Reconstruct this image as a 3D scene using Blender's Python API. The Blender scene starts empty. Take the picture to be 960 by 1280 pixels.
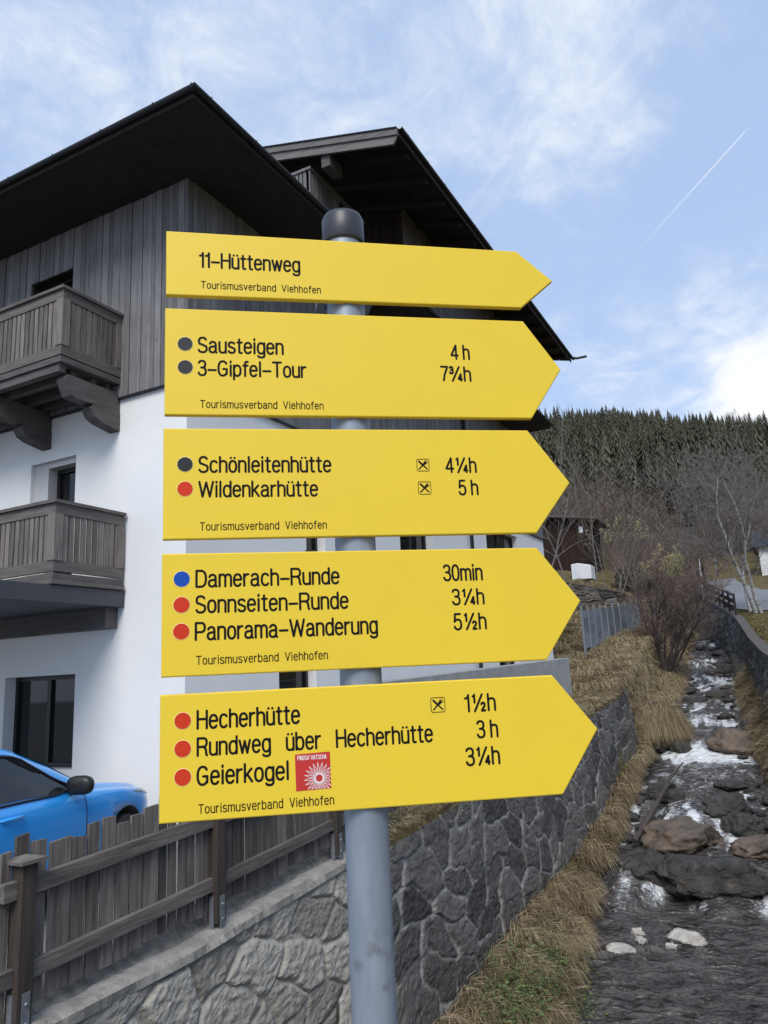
import bpy, bmesh, math, random
import numpy as np
from mathutils import Matrix, Vector, noise as mnoise

SC = bpy.context.scene
COL = SC.collection
rad = math.radians

# ------------------------------------------------------------------ camera
F_PX = 944.854
CM = np.array([[0.88201805, -0.13826229, -0.45047498],
               [0.46880327, 0.16086387, 0.86853112],
               [-0.04761995, -0.97724427, 0.20670265]])
cam_d = bpy.data.cameras.new('camera')
cam = bpy.data.objects.new('camera', cam_d)
COL.objects.link(cam)
cam_d.sensor_fit = 'VERTICAL'
cam_d.sensor_height = 36.0
cam_d.lens = 36.0 * F_PX / 1280.0
cam_d.clip_start = 0.05
cam_d.clip_end = 4000
cam.matrix_world = Matrix(((CM[0, 0], -CM[0, 1], -CM[0, 2], 0), (CM[1, 0], -CM[1, 1], -CM[1, 2], 0),
                           (CM[2, 0], -CM[2, 1], -CM[2, 2], 0), (0, 0, 0, 1)))
SC.camera = cam

# ------------------------------------------------------------------ light, sky, exposure
SUN_EL, SUN_AZ = 46.0, 160.0          # azimuth clockwise from +Y
SUN_STRENGTH, SUN_ANGLE = 2.5, 30.0
SKY_STRENGTH = 0.10
EXPOSURE = 0.20
CLOUD_VAL = 9.3
sd = bpy.data.lights.new('sun', 'SUN')
sd.energy = SUN_STRENGTH
sd.angle = rad(SUN_ANGLE)
sd.color = (1.0, 0.95, 0.88)
so = bpy.data.objects.new('sun', sd)
COL.objects.link(so)
sdir = Vector((math.sin(rad(SUN_AZ)) * math.cos(rad(SUN_EL)), math.cos(rad(SUN_AZ)) * math.cos(rad(SUN_EL)), math.sin(rad(SUN_EL))))
so.rotation_euler = sdir.to_track_quat('Z', 'Y').to_euler()
so.location = sdir * 60

SC.view_settings.view_transform = 'Standard'
SC.view_settings.look = 'None'
SC.view_settings.gamma = 1.0
SC.view_settings.exposure = EXPOSURE
SC.view_settings.use_curve_mapping = False
try:
    SC.cycles.max_bounces = 6
    SC.cycles.transparent_max_bounces = 8
except Exception:
    pass

W = bpy.data.worlds.new('World')
SC.world = W
W.use_nodes = True


def build_sky():
    nt = W.node_tree
    nt.nodes.clear()
    N = lambda t: nt.nodes.new(t)
    L = nt.links.new
    out = N('ShaderNodeOutputWorld'); bg = N('ShaderNodeBackground'); bg.inputs[1].default_value = SKY_STRENGTH
    L(bg.outputs[0], out.inputs[0])
    sky = N('ShaderNodeTexSky'); sky.sky_type = 'NISHITA'; sky.sun_disc = False
    sky.sun_elevation = rad(SUN_EL); sky.sun_rotation = rad(SUN_AZ)
    sky.altitude = 900; sky.air_density = 1.0; sky.dust_density = 0.6; sky.ozone_density = 1.2
    tc = N('ShaderNodeTexCoord')
    norm = N('ShaderNodeVectorMath'); norm.operation = 'NORMALIZE'; L(tc.outputs['Generated'], norm.inputs[0])
    d = norm.outputs[0]

    def math_(op, a, b=None, c=None, clamp=False):
        m = N('ShaderNodeMath'); m.operation = op; m.use_clamp = clamp
        for i, v in enumerate((a, b, c)):
            if v is None: continue
            if isinstance(v, (int, float)): m.inputs[i].default_value = v
            else: L(v, m.inputs[i])
        return m.outputs[0]

    def dot(vec):
        m = N('ShaderNodeVectorMath'); m.operation = 'DOT_PRODUCT'
        L(d, m.inputs[0]); m.inputs[1].default_value = vec
        return m.outputs['Value']
    sep = N('ShaderNodeSeparateXYZ'); L(d, sep.inputs[0])
    # cloud layer: direction projected on a horizontal sheet
    zc = math_('MAXIMUM', sep.outputs[2], 0.06)
    zc2 = math_('ADD', zc, 0.18)
    px = math_('DIVIDE', sep.outputs[0], zc2); py = math_('DIVIDE', sep.outputs[1], zc2)
    comb = N('ShaderNodeCombineXYZ'); L(px, comb.inputs[0]); L(py, comb.inputs[1])

    def fbm(scale, detail, rough, dist, off):
        mp = N('ShaderNodeMapping'); mp.inputs['Location'].default_value = off
        mp.inputs['Scale'].default_value = (scale, scale * 0.8, scale)
        L(comb.outputs[0], mp.inputs[0])
        n = N('ShaderNodeTexNoise'); n.inputs['Scale'].default_value = 1.0; n.inputs['Detail'].default_value = detail
        n.inputs['Roughness'].default_value = rough; n.inputs['Distortion'].default_value = dist
        L(mp.outputs[0], n.inputs['Vector'])
        return n.outputs[0]
    n1 = fbm(2.9, 10, 0.62, 0.5, (3.1, 7.4, 0))
    n2 = fbm(7.5, 9, 0.66, 0.8, (11.3, 2.7, 0))
    dens = math_('ADD', math_('MULTIPLY', n1, 0.62), math_('MULTIPLY', n2, 0.38))

    def lobe(vec, width, amt):
        v = Vector(vec).normalized()
        g = math_('SUBTRACT', 1.0, dot(v))
        g = math_('DIVIDE', g, width)
        g = math_('MULTIPLY', g, -1.0)
        g = math_('EXPONENT', g)
        return math_('MULTIPLY', g, amt)
    bias = 0.0
    lobes = [((-0.182, 0.716, 0.674), 0.018, 0.10), ((-0.05, 0.76, 0.63), 0.010, 0.13), ((-0.60, 0.55, 0.58), 0.030, 0.12),
             ((-0.004, 0.944, 0.305), 0.0012, 0.24), ((0.03, 0.94, 0.31), 0.002, 0.16), ((-0.13, 0.905, 0.405), 0.004, 0.07),
             ((-0.04, 0.91, 0.40), 0.003, 0.10), ((-0.024, 0.85, 0.52), 0.006, -0.14), ((-0.46, 0.597, 0.655), 0.006, -0.05),
             ((0.09, 0.72, 0.69), 0.01, -0.14), ((-0.15, 0.88, 0.46), 0.006, -0.05)]
    acc = None
    for v, w_, a_ in lobes:
        l_ = lobe(v, w_, a_)
        acc = l_ if acc is None else math_('ADD', acc, l_)
    dens = math_('ADD', dens, acc)
    mr = N('ShaderNodeMapRange'); mr.interpolation_type = 'SMOOTHERSTEP'
    mr.inputs['From Min'].default_value = 0.42; mr.inputs['From Max'].default_value = 0.88
    mr.inputs['To Min'].default_value = 0.0; mr.inputs['To Max'].default_value = 0.97
    L(dens, mr.inputs['Value'])
    mask = mr.outputs[0]
    # condensation trail between two directions
    a = Vector((0.036, 0.83, 0.557)); b = Vector((-0.093, 0.873, 0.478))
    nrm = a.cross(b).normalized()
    off = math_('ABSOLUTE', dot(nrm))
    tang = nrm.cross(a).normalized()
    if tang.dot(b) < 0: tang = -tang
    along = math_('DIVIDE', dot(tang), tang.dot(b))
    wid = math_('MULTIPLY_ADD', along, 0.0005, 0.0011)
    line = math_('SUBTRACT', 1.0, math_('DIVIDE', off, wid), clamp=True)
    s1 = N('ShaderNodeMapRange'); s1.inputs['From Min'].default_value = -0.02; s1.inputs['From Max'].default_value = 0.05; L(along, s1.inputs['Value'])
    s2 = N('ShaderNodeMapRange'); s2.inputs['From Min'].default_value = 1.1; s2.inputs['From Max'].default_value = 0.3; L(along, s2.inputs['Value'])
    line = math_('MULTIPLY', line, math_('MULTIPLY', s1.outputs[0], s2.outputs[0]))
    line = math_('MULTIPLY', line, 0.55)
    mask = math_('MAXIMUM', mask, line)
    # cloud tone: slightly grey where thick
    tone = N('ShaderNodeMapRange'); tone.inputs['From Min'].default_value = 0.5; tone.inputs['From Max'].default_value = 1.0
    tone.inputs['To Min'].default_value = 1.0; tone.inputs['To Max'].default_value = 0.93; L(n2, tone.inputs['Value'])
    cc = N('ShaderNodeVectorMath'); cc.operation = 'SCALE'; cc.inputs[0].default_value = (CLOUD_VAL * 0.97, CLOUD_VAL * 0.985, CLOUD_VAL)
    L(tone.outputs[0], cc.inputs['Scale'])
    # thin veil that pales the blue
    veil = N('ShaderNodeMix'); veil.data_type = 'RGBA'; veil.inputs[0].default_value = 0.72
    sks = N('ShaderNodeVectorMath'); sks.operation = 'MULTIPLY'; sks.inputs[1].default_value = (1.55, 1.42, 1.32)
    L(sky.outputs[0], sks.inputs[0])
    L(sks.outputs[0], veil.inputs['A']); veil.inputs['B'].default_value = (CLOUD_VAL * 0.50, CLOUD_VAL * 0.67, CLOUD_VAL * 0.98, 1)
    mx = N('ShaderNodeMix'); mx.data_type = 'RGBA'
    L(mask, mx.inputs[0]); L(veil.outputs['Result'], mx.inputs['A']); L(cc.outputs[0], mx.inputs['B'])
    L(mx.outputs['Result'], bg.inputs[0])


build_sky()

# ------------------------------------------------------------------ measuring helpers
def ray(px, py):
    return CM @ np.array([px - 480.0, py - 640.0, F_PX])


def at(px, py, axis, val):
    """world point seen at a photograph pixel on the plane axis=val"""
    r = ray(px, py)
    return r * (val / r['xyz'.index(axis)])


# ------------------------------------------------------------------ mesh helpers
class MB:
    def __init__(s):
        s.v = []; s.f = []; s.m = []; s.r = []; s.cur = 0.5; s.mi = 0; s.sm = []

    def add(s, verts, faces, smooth=False):
        o = len(s.v)
        s.v += [tuple(p) for p in verts]
        s.r += [s.cur] * len(verts)
        for f in faces:
            s.f.append(tuple(i + o for i in f)); s.m.append(s.mi); s.sm.append(smooth)
        return s

    def box(s, a, b, rot=None):
        x0, y0, z0 = a; x1, y1, z1 = b
        vs = [(x0, y0, z0), (x1, y0, z0), (x1, y1, z0), (x0, y1, z0), (x0, y0, z1), (x1, y0, z1), (x1, y1, z1), (x0, y1, z1)]
        if rot is not None: vs = [tuple(rot @ Vector(p)) for p in vs]
        return s.add(vs, [(0, 3, 2, 1), (4, 5, 6, 7), (0, 1, 5, 4), (1, 2, 6, 5), (2, 3, 7, 6), (3, 0, 4, 7)])

    def beam(s, p, q, w, h, up=(0, 0, 1)):
        """square bar from p to q, w across, h in the up direction, centred"""
        p = Vector(p); q = Vector(q); d = (q - p).normalized(); u = Vector(up)
        side = d.cross(u).normalized(); u = side.cross(d).normalized()
        vs = []
        for c in (p, q):
            for a, b in ((-1, -1), (1, -1), (1, 1), (-1, 1)):
                vs.append(c + side * (a * w / 2) + u * (b * h / 2))
        return s.add(vs, [(0, 3, 2, 1), (4, 5, 6, 7), (0, 1, 5, 4), (1, 2, 6, 5), (2, 3, 7, 6), (3, 0, 4, 7)])

    def tube(s, pts, radii, n=8, caps=True):
        pts = [Vector(p) for p in pts]
        if isinstance(radii, (int, float)): radii = [radii] * len(pts)
        vs = []; fs = []
        ref = Vector((0, 0, 1))
        d0 = (pts[1] - pts[0]).normalized()
        if abs(d0.z) > 0.9: ref = Vector((1, 0, 0))
        side = d0.cross(ref).normalized()
        for i, p in enumerate(pts):
            d = (pts[min(i + 1, len(pts) - 1)] - pts[max(i - 1, 0)]).normalized()
            side = (side - d * side.dot(d)).normalized(); up = d.cross(side)
            for k in range(n):
                a = 2 * math.pi * k / n
                vs.append(p + (side * math.cos(a) + up * math.sin(a)) * radii[i])
        for i in range(len(pts) - 1):
            for k in range(n):
                k2 = (k + 1) % n
                fs.append((i * n + k, i * n + k2, (i + 1) * n + k2, (i + 1) * n + k))
        s.add(vs, fs, True)
        if caps:
            s.add(vs[:n], [tuple(reversed(range(n)))]); s.add(vs[-n:], [tuple(range(n))])
        return s

    def lathe(s, prof, c=(0, 0, 0), n=32, axis='z'):
        vs = []; fs = []
        for r, h in prof:
            for k in range(n):
                a = 2 * math.pi * k / n
                p = (r * math.cos(a), r * math.sin(a), h)
                if axis == 'x': p = (p[2], p[0], p[1])
                vs.append((p[0] + c[0], p[1] + c[1], p[2] + c[2]))
        for i in range(len(prof) - 1):
            for k in range(n):
                k2 = (k + 1) % n
                fs.append((i * n + k, i * n + k2, (i + 1) * n + k2, (i + 1) * n + k))
        return s.add(vs, fs, True)

    def prism(s, poly, ext):
        """polygon (3D points) extruded by vector ext"""
        n = len(poly); e = Vector(ext)
        vs = [Vector(p) for p in poly] + [Vector(p) + e for p in poly]
        fs = [tuple(range(n)), tuple(reversed(range(n, 2 * n)))]
        for i in range(n):
            j = (i + 1) % n
            fs.append((i, i + n, j + n, j))
        return s.add(vs, fs)

    def build(s, name, mats, parent=None, bevel=0, fixn=True):
        me = bpy.data.meshes.new(name)
        me.from_pydata([tuple(p) for p in s.v], [], s.f)
        mats = mats if isinstance(mats, (list, tuple)) else [mats]
        for m in mats: me.materials.append(m)
        me.polygons.foreach_set('material_index', s.m)
        me.polygons.foreach_set('use_smooth', s.sm)
        at_ = me.attributes.new('rnd', 'FLOAT', 'POINT'); at_.data.foreach_set('value', s.r)
        if fixn:
            bm = bmesh.new(); bm.from_mesh(me)
            bmesh.ops.recalc_face_normals(bm, faces=bm.faces)
            bm.to_mesh(me); bm.free()
        o = bpy.data.objects.new(name, me)
        COL.objects.link(o)
        if parent is not None: attach(o, parent)
        if bevel:
            md = o.modifiers.new('bevel', 'BEVEL'); md.width = bevel; md.segments = 2; md.limit_method = 'ANGLE'; md.angle_limit = rad(40)
        return o


WM = {}


def attach(o, parent):
    """geometry was written in world space: move it into its thing's space"""
    m = WM.get(parent.name, Matrix.Identity(4))
    if o.data is not None: o.data.transform(m.inverted())
    o.parent = parent
    WM[o.name] = m


def np_mesh(name, verts, faces_list, mats, attrs=None, smooth=False, parent=None):
    """verts Nx3; faces_list = list of int arrays (M x k)"""
    me = bpy.data.meshes.new(name)
    verts = np.ascontiguousarray(verts, dtype=np.float32)
    me.vertices.add(len(verts)); me.vertices.foreach_set('co', verts.ravel())
    loops = np.concatenate([f.ravel() for f in faces_list]).astype(np.int32)
    tot = np.concatenate([np.full(len(f), f.shape[1], dtype=np.int32) for f in faces_list])
    st = np.concatenate([[0], np.cumsum(tot)[:-1]]).astype(np.int32)
    me.loops.add(len(loops)); me.loops.foreach_set('vertex_index', loops)
    me.polygons.add(len(tot)); me.polygons.foreach_set('loop_start', st)
    try: me.polygons.foreach_set('loop_total', tot)
    except Exception: pass
    me.polygons.foreach_set('use_smooth', np.full(len(tot), smooth))
    me.update(calc_edges=True)
    mats = mats if isinstance(mats, (list, tuple)) else [mats]
    for m in mats: me.materials.append(m)
    for k, v in (attrs or {}).items():
        a = me.attributes.new(k, 'FLOAT', 'POINT'); a.data.foreach_set('value', np.asarray(v, dtype=np.float32))
    o = bpy.data.objects.new(name, me)
    COL.objects.link(o)
    if parent is not None: attach(o, parent)
    return o


def grid_faces(nu, nv):
    i, j = np.meshgrid(np.arange(nu - 1), np.arange(nv - 1), indexing='ij')
    a = (i * nv + j).ravel()
    return np.stack([a, a + nv, a + nv + 1, a + 1], 1)


def tag(o, label, cat, group=None):
    o['label'] = label; o['category'] = cat
    if group: o['group'] = group
    return o


def thing(name, label, cat, loc=(0, 0, 0), rz=0.0, group=None):
    o = bpy.data.objects.new(name, None)
    o.empty_display_size = 0.2
    COL.objects.link(o)
    o.location = loc; o.rotation_euler = (0, 0, rz)
    WM[o.name] = Matrix.Translation(Vector(loc)) @ Matrix.Rotation(rz, 4, 'Z')
    return tag(o, label, cat, group)


def struct(o, kind='structure'):
    o['kind'] = kind
    return o


def copy_tree(o, parent=None):
    c = o.copy(); COL.objects.link(c)
    if parent is not None: c.parent = parent
    for ch in o.children: copy_tree(ch, c)
    return c


def vnoise(p, s=1.0, off=0.0):
    return mnoise.noise(Vector((p[0] * s + off, p[1] * s + off * 1.7, p[2] * s - off)))


# vectorised value noise for big grids
_rg = np.random.default_rng(5)
_tab = _rg.random((256, 256))


def n2d(x, y):
    xi = np.floor(x).astype(int); yi = np.floor(y).astype(int)
    fx = x - xi; fy = y - yi
    fx = fx * fx * (3 - 2 * fx); fy = fy * fy * (3 - 2 * fy)
    g = lambda a, b: _tab[a % 256, b % 256]
    return (g(xi, yi) * (1 - fx) + g(xi + 1, yi) * fx) * (1 - fy) + (g(xi, yi + 1) * (1 - fx) + g(xi + 1, yi + 1) * fx) * fy


def fbm2(x, y, oct=4):
    s = 0; a = 0.5; t = 0
    for k in range(oct):
        s = s + a * n2d(x * 2 ** k + 17 * k, y * 2 ** k + 31 * k); t += a; a *= 0.5
    return s / t


# ------------------------------------------------------------------ materials
MATS = {}


def mat(name, col, col2=None, rough=0.7, scale=6.0, stretch=(1, 1, 1), bump=0.0, bscale=None, metal=0.0, rnd=0.0, detail=6,
        contrast=(0.35, 0.65), spots=None, coat=0.0, spec=0.5, distort=0.0, bdist=0.02):
    if name in MATS: return MATS[name]
    m = bpy.data.materials.new(name); m.use_nodes = True
    nt = m.node_tree; N = lambda t: nt.nodes.new(t); L = nt.links.new
    bs = nt.nodes['Principled BSDF']
    bs.inputs['Roughness'].default_value = rough
    bs.inputs['Metallic'].default_value = metal
    bs.inputs['Specular IOR Level'].default_value = spec
    if coat: bs.inputs['Coat Weight'].default_value = coat; bs.inputs['Coat Roughness'].default_value = 0.05
    tc = N('ShaderNodeTexCoord'); mp = N('ShaderNodeMapping'); mp.inputs['Scale'].default_value = stretch
    L(tc.outputs['Object'], mp.inputs[0])
    src = None
    if col2 is not None:
        nz = N('ShaderNodeTexNoise'); nz.inputs['Scale'].default_value = scale; nz.inputs['Detail'].default_value = detail
        nz.inputs['Roughness'].default_value = 0.6; nz.inputs['Distortion'].default_value = distort
        L(mp.outputs[0], nz.inputs['Vector'])
        mr = N('ShaderNodeMapRange'); mr.inputs['From Min'].default_value = contrast[0]; mr.inputs['From Max'].default_value = contrast[1]
        L(nz.outputs[0], mr.inputs['Value'])
        mx = N('ShaderNodeMix'); mx.data_type = 'RGBA'
        mx.inputs['A'].default_value = (*col, 1); mx.inputs['B'].default_value = (*col2, 1)
        L(mr.outputs[0], mx.inputs[0]); src = mx.outputs['Result']
    if spots:
        scol, sscale, thr, amt = spots
        nz = N('ShaderNodeTexNoise'); nz.inputs['Scale'].default_value = sscale; nz.inputs['Detail'].default_value = 5
        L(tc.outputs['Object'], nz.inputs['Vector'])
        mr = N('ShaderNodeMapRange'); mr.inputs['From Min'].default_value = thr; mr.inputs['From Max'].default_value = thr + 0.12
        mr.inputs['To Max'].default_value = amt
        L(nz.outputs[0], mr.inputs['Value'])
        mx = N('ShaderNodeMix'); mx.data_type = 'RGBA'
        if src is not None: L(src, mx.inputs['A'])
        else: mx.inputs['A'].default_value = (*col, 1)
        mx.inputs['B'].default_value = (*scol, 1)
        L(mr.outputs[0], mx.inputs[0]); src = mx.outputs['Result']
    if rnd:
        at_ = N('ShaderNodeAttribute'); at_.attribute_name = 'rnd'
        mr = N('ShaderNodeMapRange'); mr.inputs['To Min'].default_value = 1 - rnd; mr.inputs['To Max'].default_value = 1 + rnd
        L(at_.outputs['Fac'], mr.inputs['Value'])
        vm = N('ShaderNodeVectorMath'); vm.operation = 'SCALE'
        if src is not None: L(src, vm.inputs[0])
        else: vm.inputs[0].default_value = col
        L(mr.outputs[0], vm.inputs['Scale']); src = vm.outputs[0]
    if src is not None: L(src, bs.inputs['Base Color'])
    else: bs.inputs['Base Color'].default_value = (*col, 1)
    if bump:
        nb = N('ShaderNodeTexNoise'); nb.inputs['Scale'].default_value = bscale or scale * 2; nb.inputs['Detail'].default_value = 8
        nb.inputs['Roughness'].default_value = 0.65
        L(mp.outputs[0], nb.inputs['Vector'])
        bp = N('ShaderNodeBump'); bp.inputs['Strength'].default_value = bump; bp.inputs['Distance'].default_value = bdist
        L(nb.outputs[0], bp.inputs['Height']); L(bp.outputs[0], bs.inputs['Normal'])
    MATS[name] = m
    return m


m_yellow = mat('yellow enamel', (0.81, 0.58, 0.038), (0.785, 0.558, 0.039), rough=0.45, spec=0.3, scale=9, contrast=(0.3, 0.8), spots=((0.45, 0.32, 0.05), 70, 0.76, 0.5))
m_black = mat('black lettering', (0.007, 0.006, 0.007), rough=0.7, spec=0.15)
m_dotk = mat('black dot', (0.013, 0.012, 0.015), (0.02, 0.019, 0.023), rough=0.5, spec=0.3)
m_dotr = mat('red dot', (0.62, 0.040, 0.014), (0.58, 0.042, 0.015), rough=0.5, spec=0.15)
m_dotb = mat('blue dot', (0.010, 0.065, 0.40), (0.012, 0.075, 0.38), rough=0.5, spec=0.15)
m_dotrim = mat('dot rim', (0.80, 0.66, 0.25), rough=0.5)
m_stick = mat('red sticker', (0.56, 0.03, 0.025), (0.50, 0.035, 0.03), rough=0.35, scale=30)
m_swhite = mat('sticker white', (0.80, 0.72, 0.70), rough=0.4)
m_alu = mat('sheet back', (0.45, 0.46, 0.48), (0.38, 0.39, 0.4), rough=0.45, metal=0.7, scale=20)
m_galv = mat('galvanised steel', (0.22, 0.26, 0.315), (0.31, 0.345, 0.40), rough=0.5, metal=0.35, scale=18, stretch=(1, 1, 0.25), bump=0.12, bscale=60,
             spots=((0.13, 0.125, 0.11), 19, 0.58, 0.6), bdist=0.002)
m_cap = mat('black plastic', (0.028, 0.030, 0.036), (0.045, 0.047, 0.055), rough=0.42, scale=25, spots=((0.25, 0.25, 0.25), 90, 0.74, 0.7))
m_plaster = mat('white plaster', (0.80, 0.80, 0.79), (0.745, 0.75, 0.745), rough=0.9, scale=0.8, bump=0.25, bscale=90, bdist=0.004)
m_plaster_grey = mat('grey plaster', (0.55, 0.55, 0.55), (0.48, 0.48, 0.48), rough=0.9, scale=3)  # mottled grey, darker than the wall plaster, for the window surround
m_clad = mat('grey timber boards', (0.205, 0.200, 0.202), (0.140, 0.135, 0.136), rough=0.75, scale=3.0, stretch=(9, 9, 0.8), rnd=0.26, bump=0.3, bscale=6,
             spots=((0.035, 0.030, 0.028), 7.5, 0.68, 0.8), spec=0.3)
m_balc = mat('brown grey timber upright', (0.20, 0.178, 0.158), (0.115, 0.101, 0.090), rough=0.75, scale=3.0, stretch=(9, 9, 0.8), rnd=0.32, bump=0.3, bscale=6, spec=0.3)
m_balc_h = mat('brown grey timber level', (0.150, 0.135, 0.123), (0.098, 0.088, 0.080), rough=0.75, scale=3.0, stretch=(1.0, 1.0, 9), rnd=0.2, bump=0.3, bscale=6, spec=0.3)
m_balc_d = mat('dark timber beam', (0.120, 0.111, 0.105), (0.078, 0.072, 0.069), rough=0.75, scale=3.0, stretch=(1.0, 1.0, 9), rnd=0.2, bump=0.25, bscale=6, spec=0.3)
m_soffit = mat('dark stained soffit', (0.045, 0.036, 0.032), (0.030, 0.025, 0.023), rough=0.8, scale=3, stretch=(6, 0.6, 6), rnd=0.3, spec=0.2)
m_gutter = mat('dark sheet metal', (0.022, 0.023, 0.027), (0.030, 0.031, 0.036), rough=0.42, scale=8, metal=0.3)
m_verge = mat('weathered verge board', (0.185, 0.175, 0.166), (0.120, 0.112, 0.106), rough=0.75, scale=3, stretch=(0.8, 9, 9), rnd=0.15, bump=0.3, bscale=7, spec=0.3)
m_frame = mat('black window frame', (0.012, 0.012, 0.014), rough=0.4)
m_slab = mat('anthracite fascia', (0.045, 0.047, 0.055), (0.055, 0.057, 0.065), rough=0.55, scale=6)
m_conc = mat('concrete', (0.36, 0.36, 0.35), (0.27, 0.27, 0.265), rough=0.85, scale=3.5, bump=0.3, bscale=40, spots=((0.16, 0.16, 0.155), 9, 0.66, 0.6), bdist=0.01)
m_cope = mat('coping concrete', (0.34, 0.315, 0.275), (0.22, 0.205, 0.18), rough=0.9, scale=7, bump=0.7, bscale=38, spots=((0.12, 0.115, 0.105), 16, 0.62, 0.7), bdist=0.02)
m_fence = mat('weathered fence board', (0.175, 0.152, 0.133), (0.082, 0.070, 0.061), rough=0.8, scale=3.2, stretch=(8, 8, 0.7), rnd=0.40, bump=0.45, bscale=7,
              spots=((0.24, 0.225, 0.21), 6, 0.66, 0.6), spec=0.25)
m_fence_h = mat('weathered fence rail', (0.175, 0.154, 0.137), (0.094, 0.082, 0.072), rough=0.8, scale=3.2, stretch=(8, 0.7, 8), rnd=0.25, bump=0.45, bscale=7, spec=0.25)
m_post = mat('fence post timber', (0.075, 0.058, 0.048), (0.042, 0.034, 0.030), rough=0.8, scale=3.2, stretch=(7, 7, 0.6), rnd=0.15, bump=0.4, bscale=7, spec=0.25)
m_steel = mat('zinc bracket', (0.30, 0.32, 0.35), (0.22, 0.24, 0.26), rough=0.5, metal=0.6, scale=30)
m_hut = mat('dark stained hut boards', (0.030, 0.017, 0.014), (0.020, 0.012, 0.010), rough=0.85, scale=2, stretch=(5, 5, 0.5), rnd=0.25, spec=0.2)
m_white = mat('white painted sheet', (0.75, 0.76, 0.78), (0.66, 0.67, 0.69), rough=0.6, scale=2)
m_gpanel = mat('grey fence panel', (0.20, 0.225, 0.25), (0.15, 0.17, 0.19), rough=0.6, scale=4, rnd=0.25)
m_paint = mat('blue car paint', (0.026, 0.33, 0.82), rough=0.28, coat=0.8)
m_trim = mat('black car trim', (0.012, 0.012, 0.013), rough=0.45)
m_tyre = mat('tyre rubber', (0.016, 0.016, 0.017), (0.022, 0.022, 0.023), rough=0.85, scale=30)
m_rim = mat('alloy rim', (0.35, 0.36, 0.38), rough=0.35, metal=0.8)
m_lamp = mat('headlight lens', (0.30, 0.30, 0.30), (0.10, 0.10, 0.11), rough=0.1, scale=14, coat=0.6)
m_tail = mat('tail light lens', (0.35, 0.02, 0.02), rough=0.2)
m_stone_red = mat('pinkish boulder', (0.19, 0.14, 0.10), (0.060, 0.054, 0.048), rough=0.55, scale=2.6, bump=0.9, bscale=10, spots=((0.10, 0.075, 0.055), 5, 0.6, 0.7), bdist=0.05)
m_stone_dark = mat('wet dark boulder', (0.085, 0.078, 0.070), (0.030, 0.028, 0.027), rough=0.34, scale=3.2, bump=0.9, bscale=11, spots=((0.15, 0.125, 0.10), 5, 0.60, 0.7), bdist=0.10)
m_stone_grey = mat('grey boulder', (0.14, 0.13, 0.12), (0.065, 0.06, 0.055), rough=0.6, scale=3, bump=0.6, bscale=9, bdist=0.05)
m_stone_white = mat('pale dry stone', (0.52, 0.50, 0.46), (0.36, 0.34, 0.31), rough=0.8, scale=5, bump=0.6, bscale=14, spots=((0.22, 0.20, 0.18), 9, 0.62, 0.6), bdist=0.03)
m_bark = mat('bare bark', (0.085, 0.072, 0.065), (0.05, 0.042, 0.038), rough=0.85, scale=4)
m_bark_pale = mat('pale bark', (0.22, 0.20, 0.185), (0.12, 0.105, 0.095), rough=0.85, scale=5)
m_bark_purple = mat('purple brown twigs', (0.185, 0.138, 0.122), (0.125, 0.094, 0.086), rough=0.85, scale=4)
m_twig_brown = mat('brown twigs', (0.160, 0.122, 0.098), (0.105, 0.082, 0.07), rough=0.85, scale=1.5)
m_birch = mat('birch bark', (0.40, 0.385, 0.365), (0.08, 0.072, 0.068), rough=0.8, scale=3.0, stretch=(1, 1, 3.5), contrast=(0.50, 0.66))
m_catkin = mat('yellow catkins', (0.50, 0.46, 0.23), (0.34, 0.31, 0.14), rough=0.8, scale=3)
m_green = mat('evergreen leaves', (0.030, 0.042, 0.016), (0.018, 0.026, 0.011), rough=0.8, scale=5, rnd=0.4)
m_conif = mat('spruce needles', (0.098, 0.096, 0.064), (0.076, 0.078, 0.056), rough=0.9, scale=0.05, rnd=0.40, spec=0.1)
m_larch = mat('bare wood mass', (0.135, 0.117, 0.103), (0.095, 0.083, 0.075), rough=0.9, scale=0.1, rnd=0.4, spec=0.1)
m_hill = mat('forest floor', (0.060, 0.050, 0.036), (0.035, 0.032, 0.024), rough=0.95, scale=0.08)
m_road = mat('road asphalt', (0.20, 0.205, 0.215), (0.165, 0.17, 0.18), rough=0.85, scale=2, bump=0.2, bscale=60)
m_leafgreen = mat('fresh green leaves', (0.12, 0.165, 0.05), (0.06, 0.10, 0.028), rough=0.7, scale=6, rnd=0.4)
m_moss = mat('moss', (0.20, 0.17, 0.02), (0.10, 0.10, 0.02), rough=0.9, scale=12, bump=0.8, bscale=40, rnd=0.3)
m_drift = mat('driftwood', (0.075, 0.06, 0.05), (0.045, 0.037, 0.032), rough=0.85, scale=6)


def glass_mat(name, tint, rough=0.03):
    m = bpy.data.materials.new(name); m.use_nodes = True
    bs = m.node_tree.nodes['Principled BSDF']
    bs.inputs['Base Color'].default_value = (*tint, 1); bs.inputs['Roughness'].default_value = rough
    bs.inputs['Specular IOR Level'].default_value = 0.5
    return m


m_glass = glass_mat('dark window glass', (0.010, 0.011, 0.013))
m_cglass = glass_mat('car window glass', (0.012, 0.014, 0.018))


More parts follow.
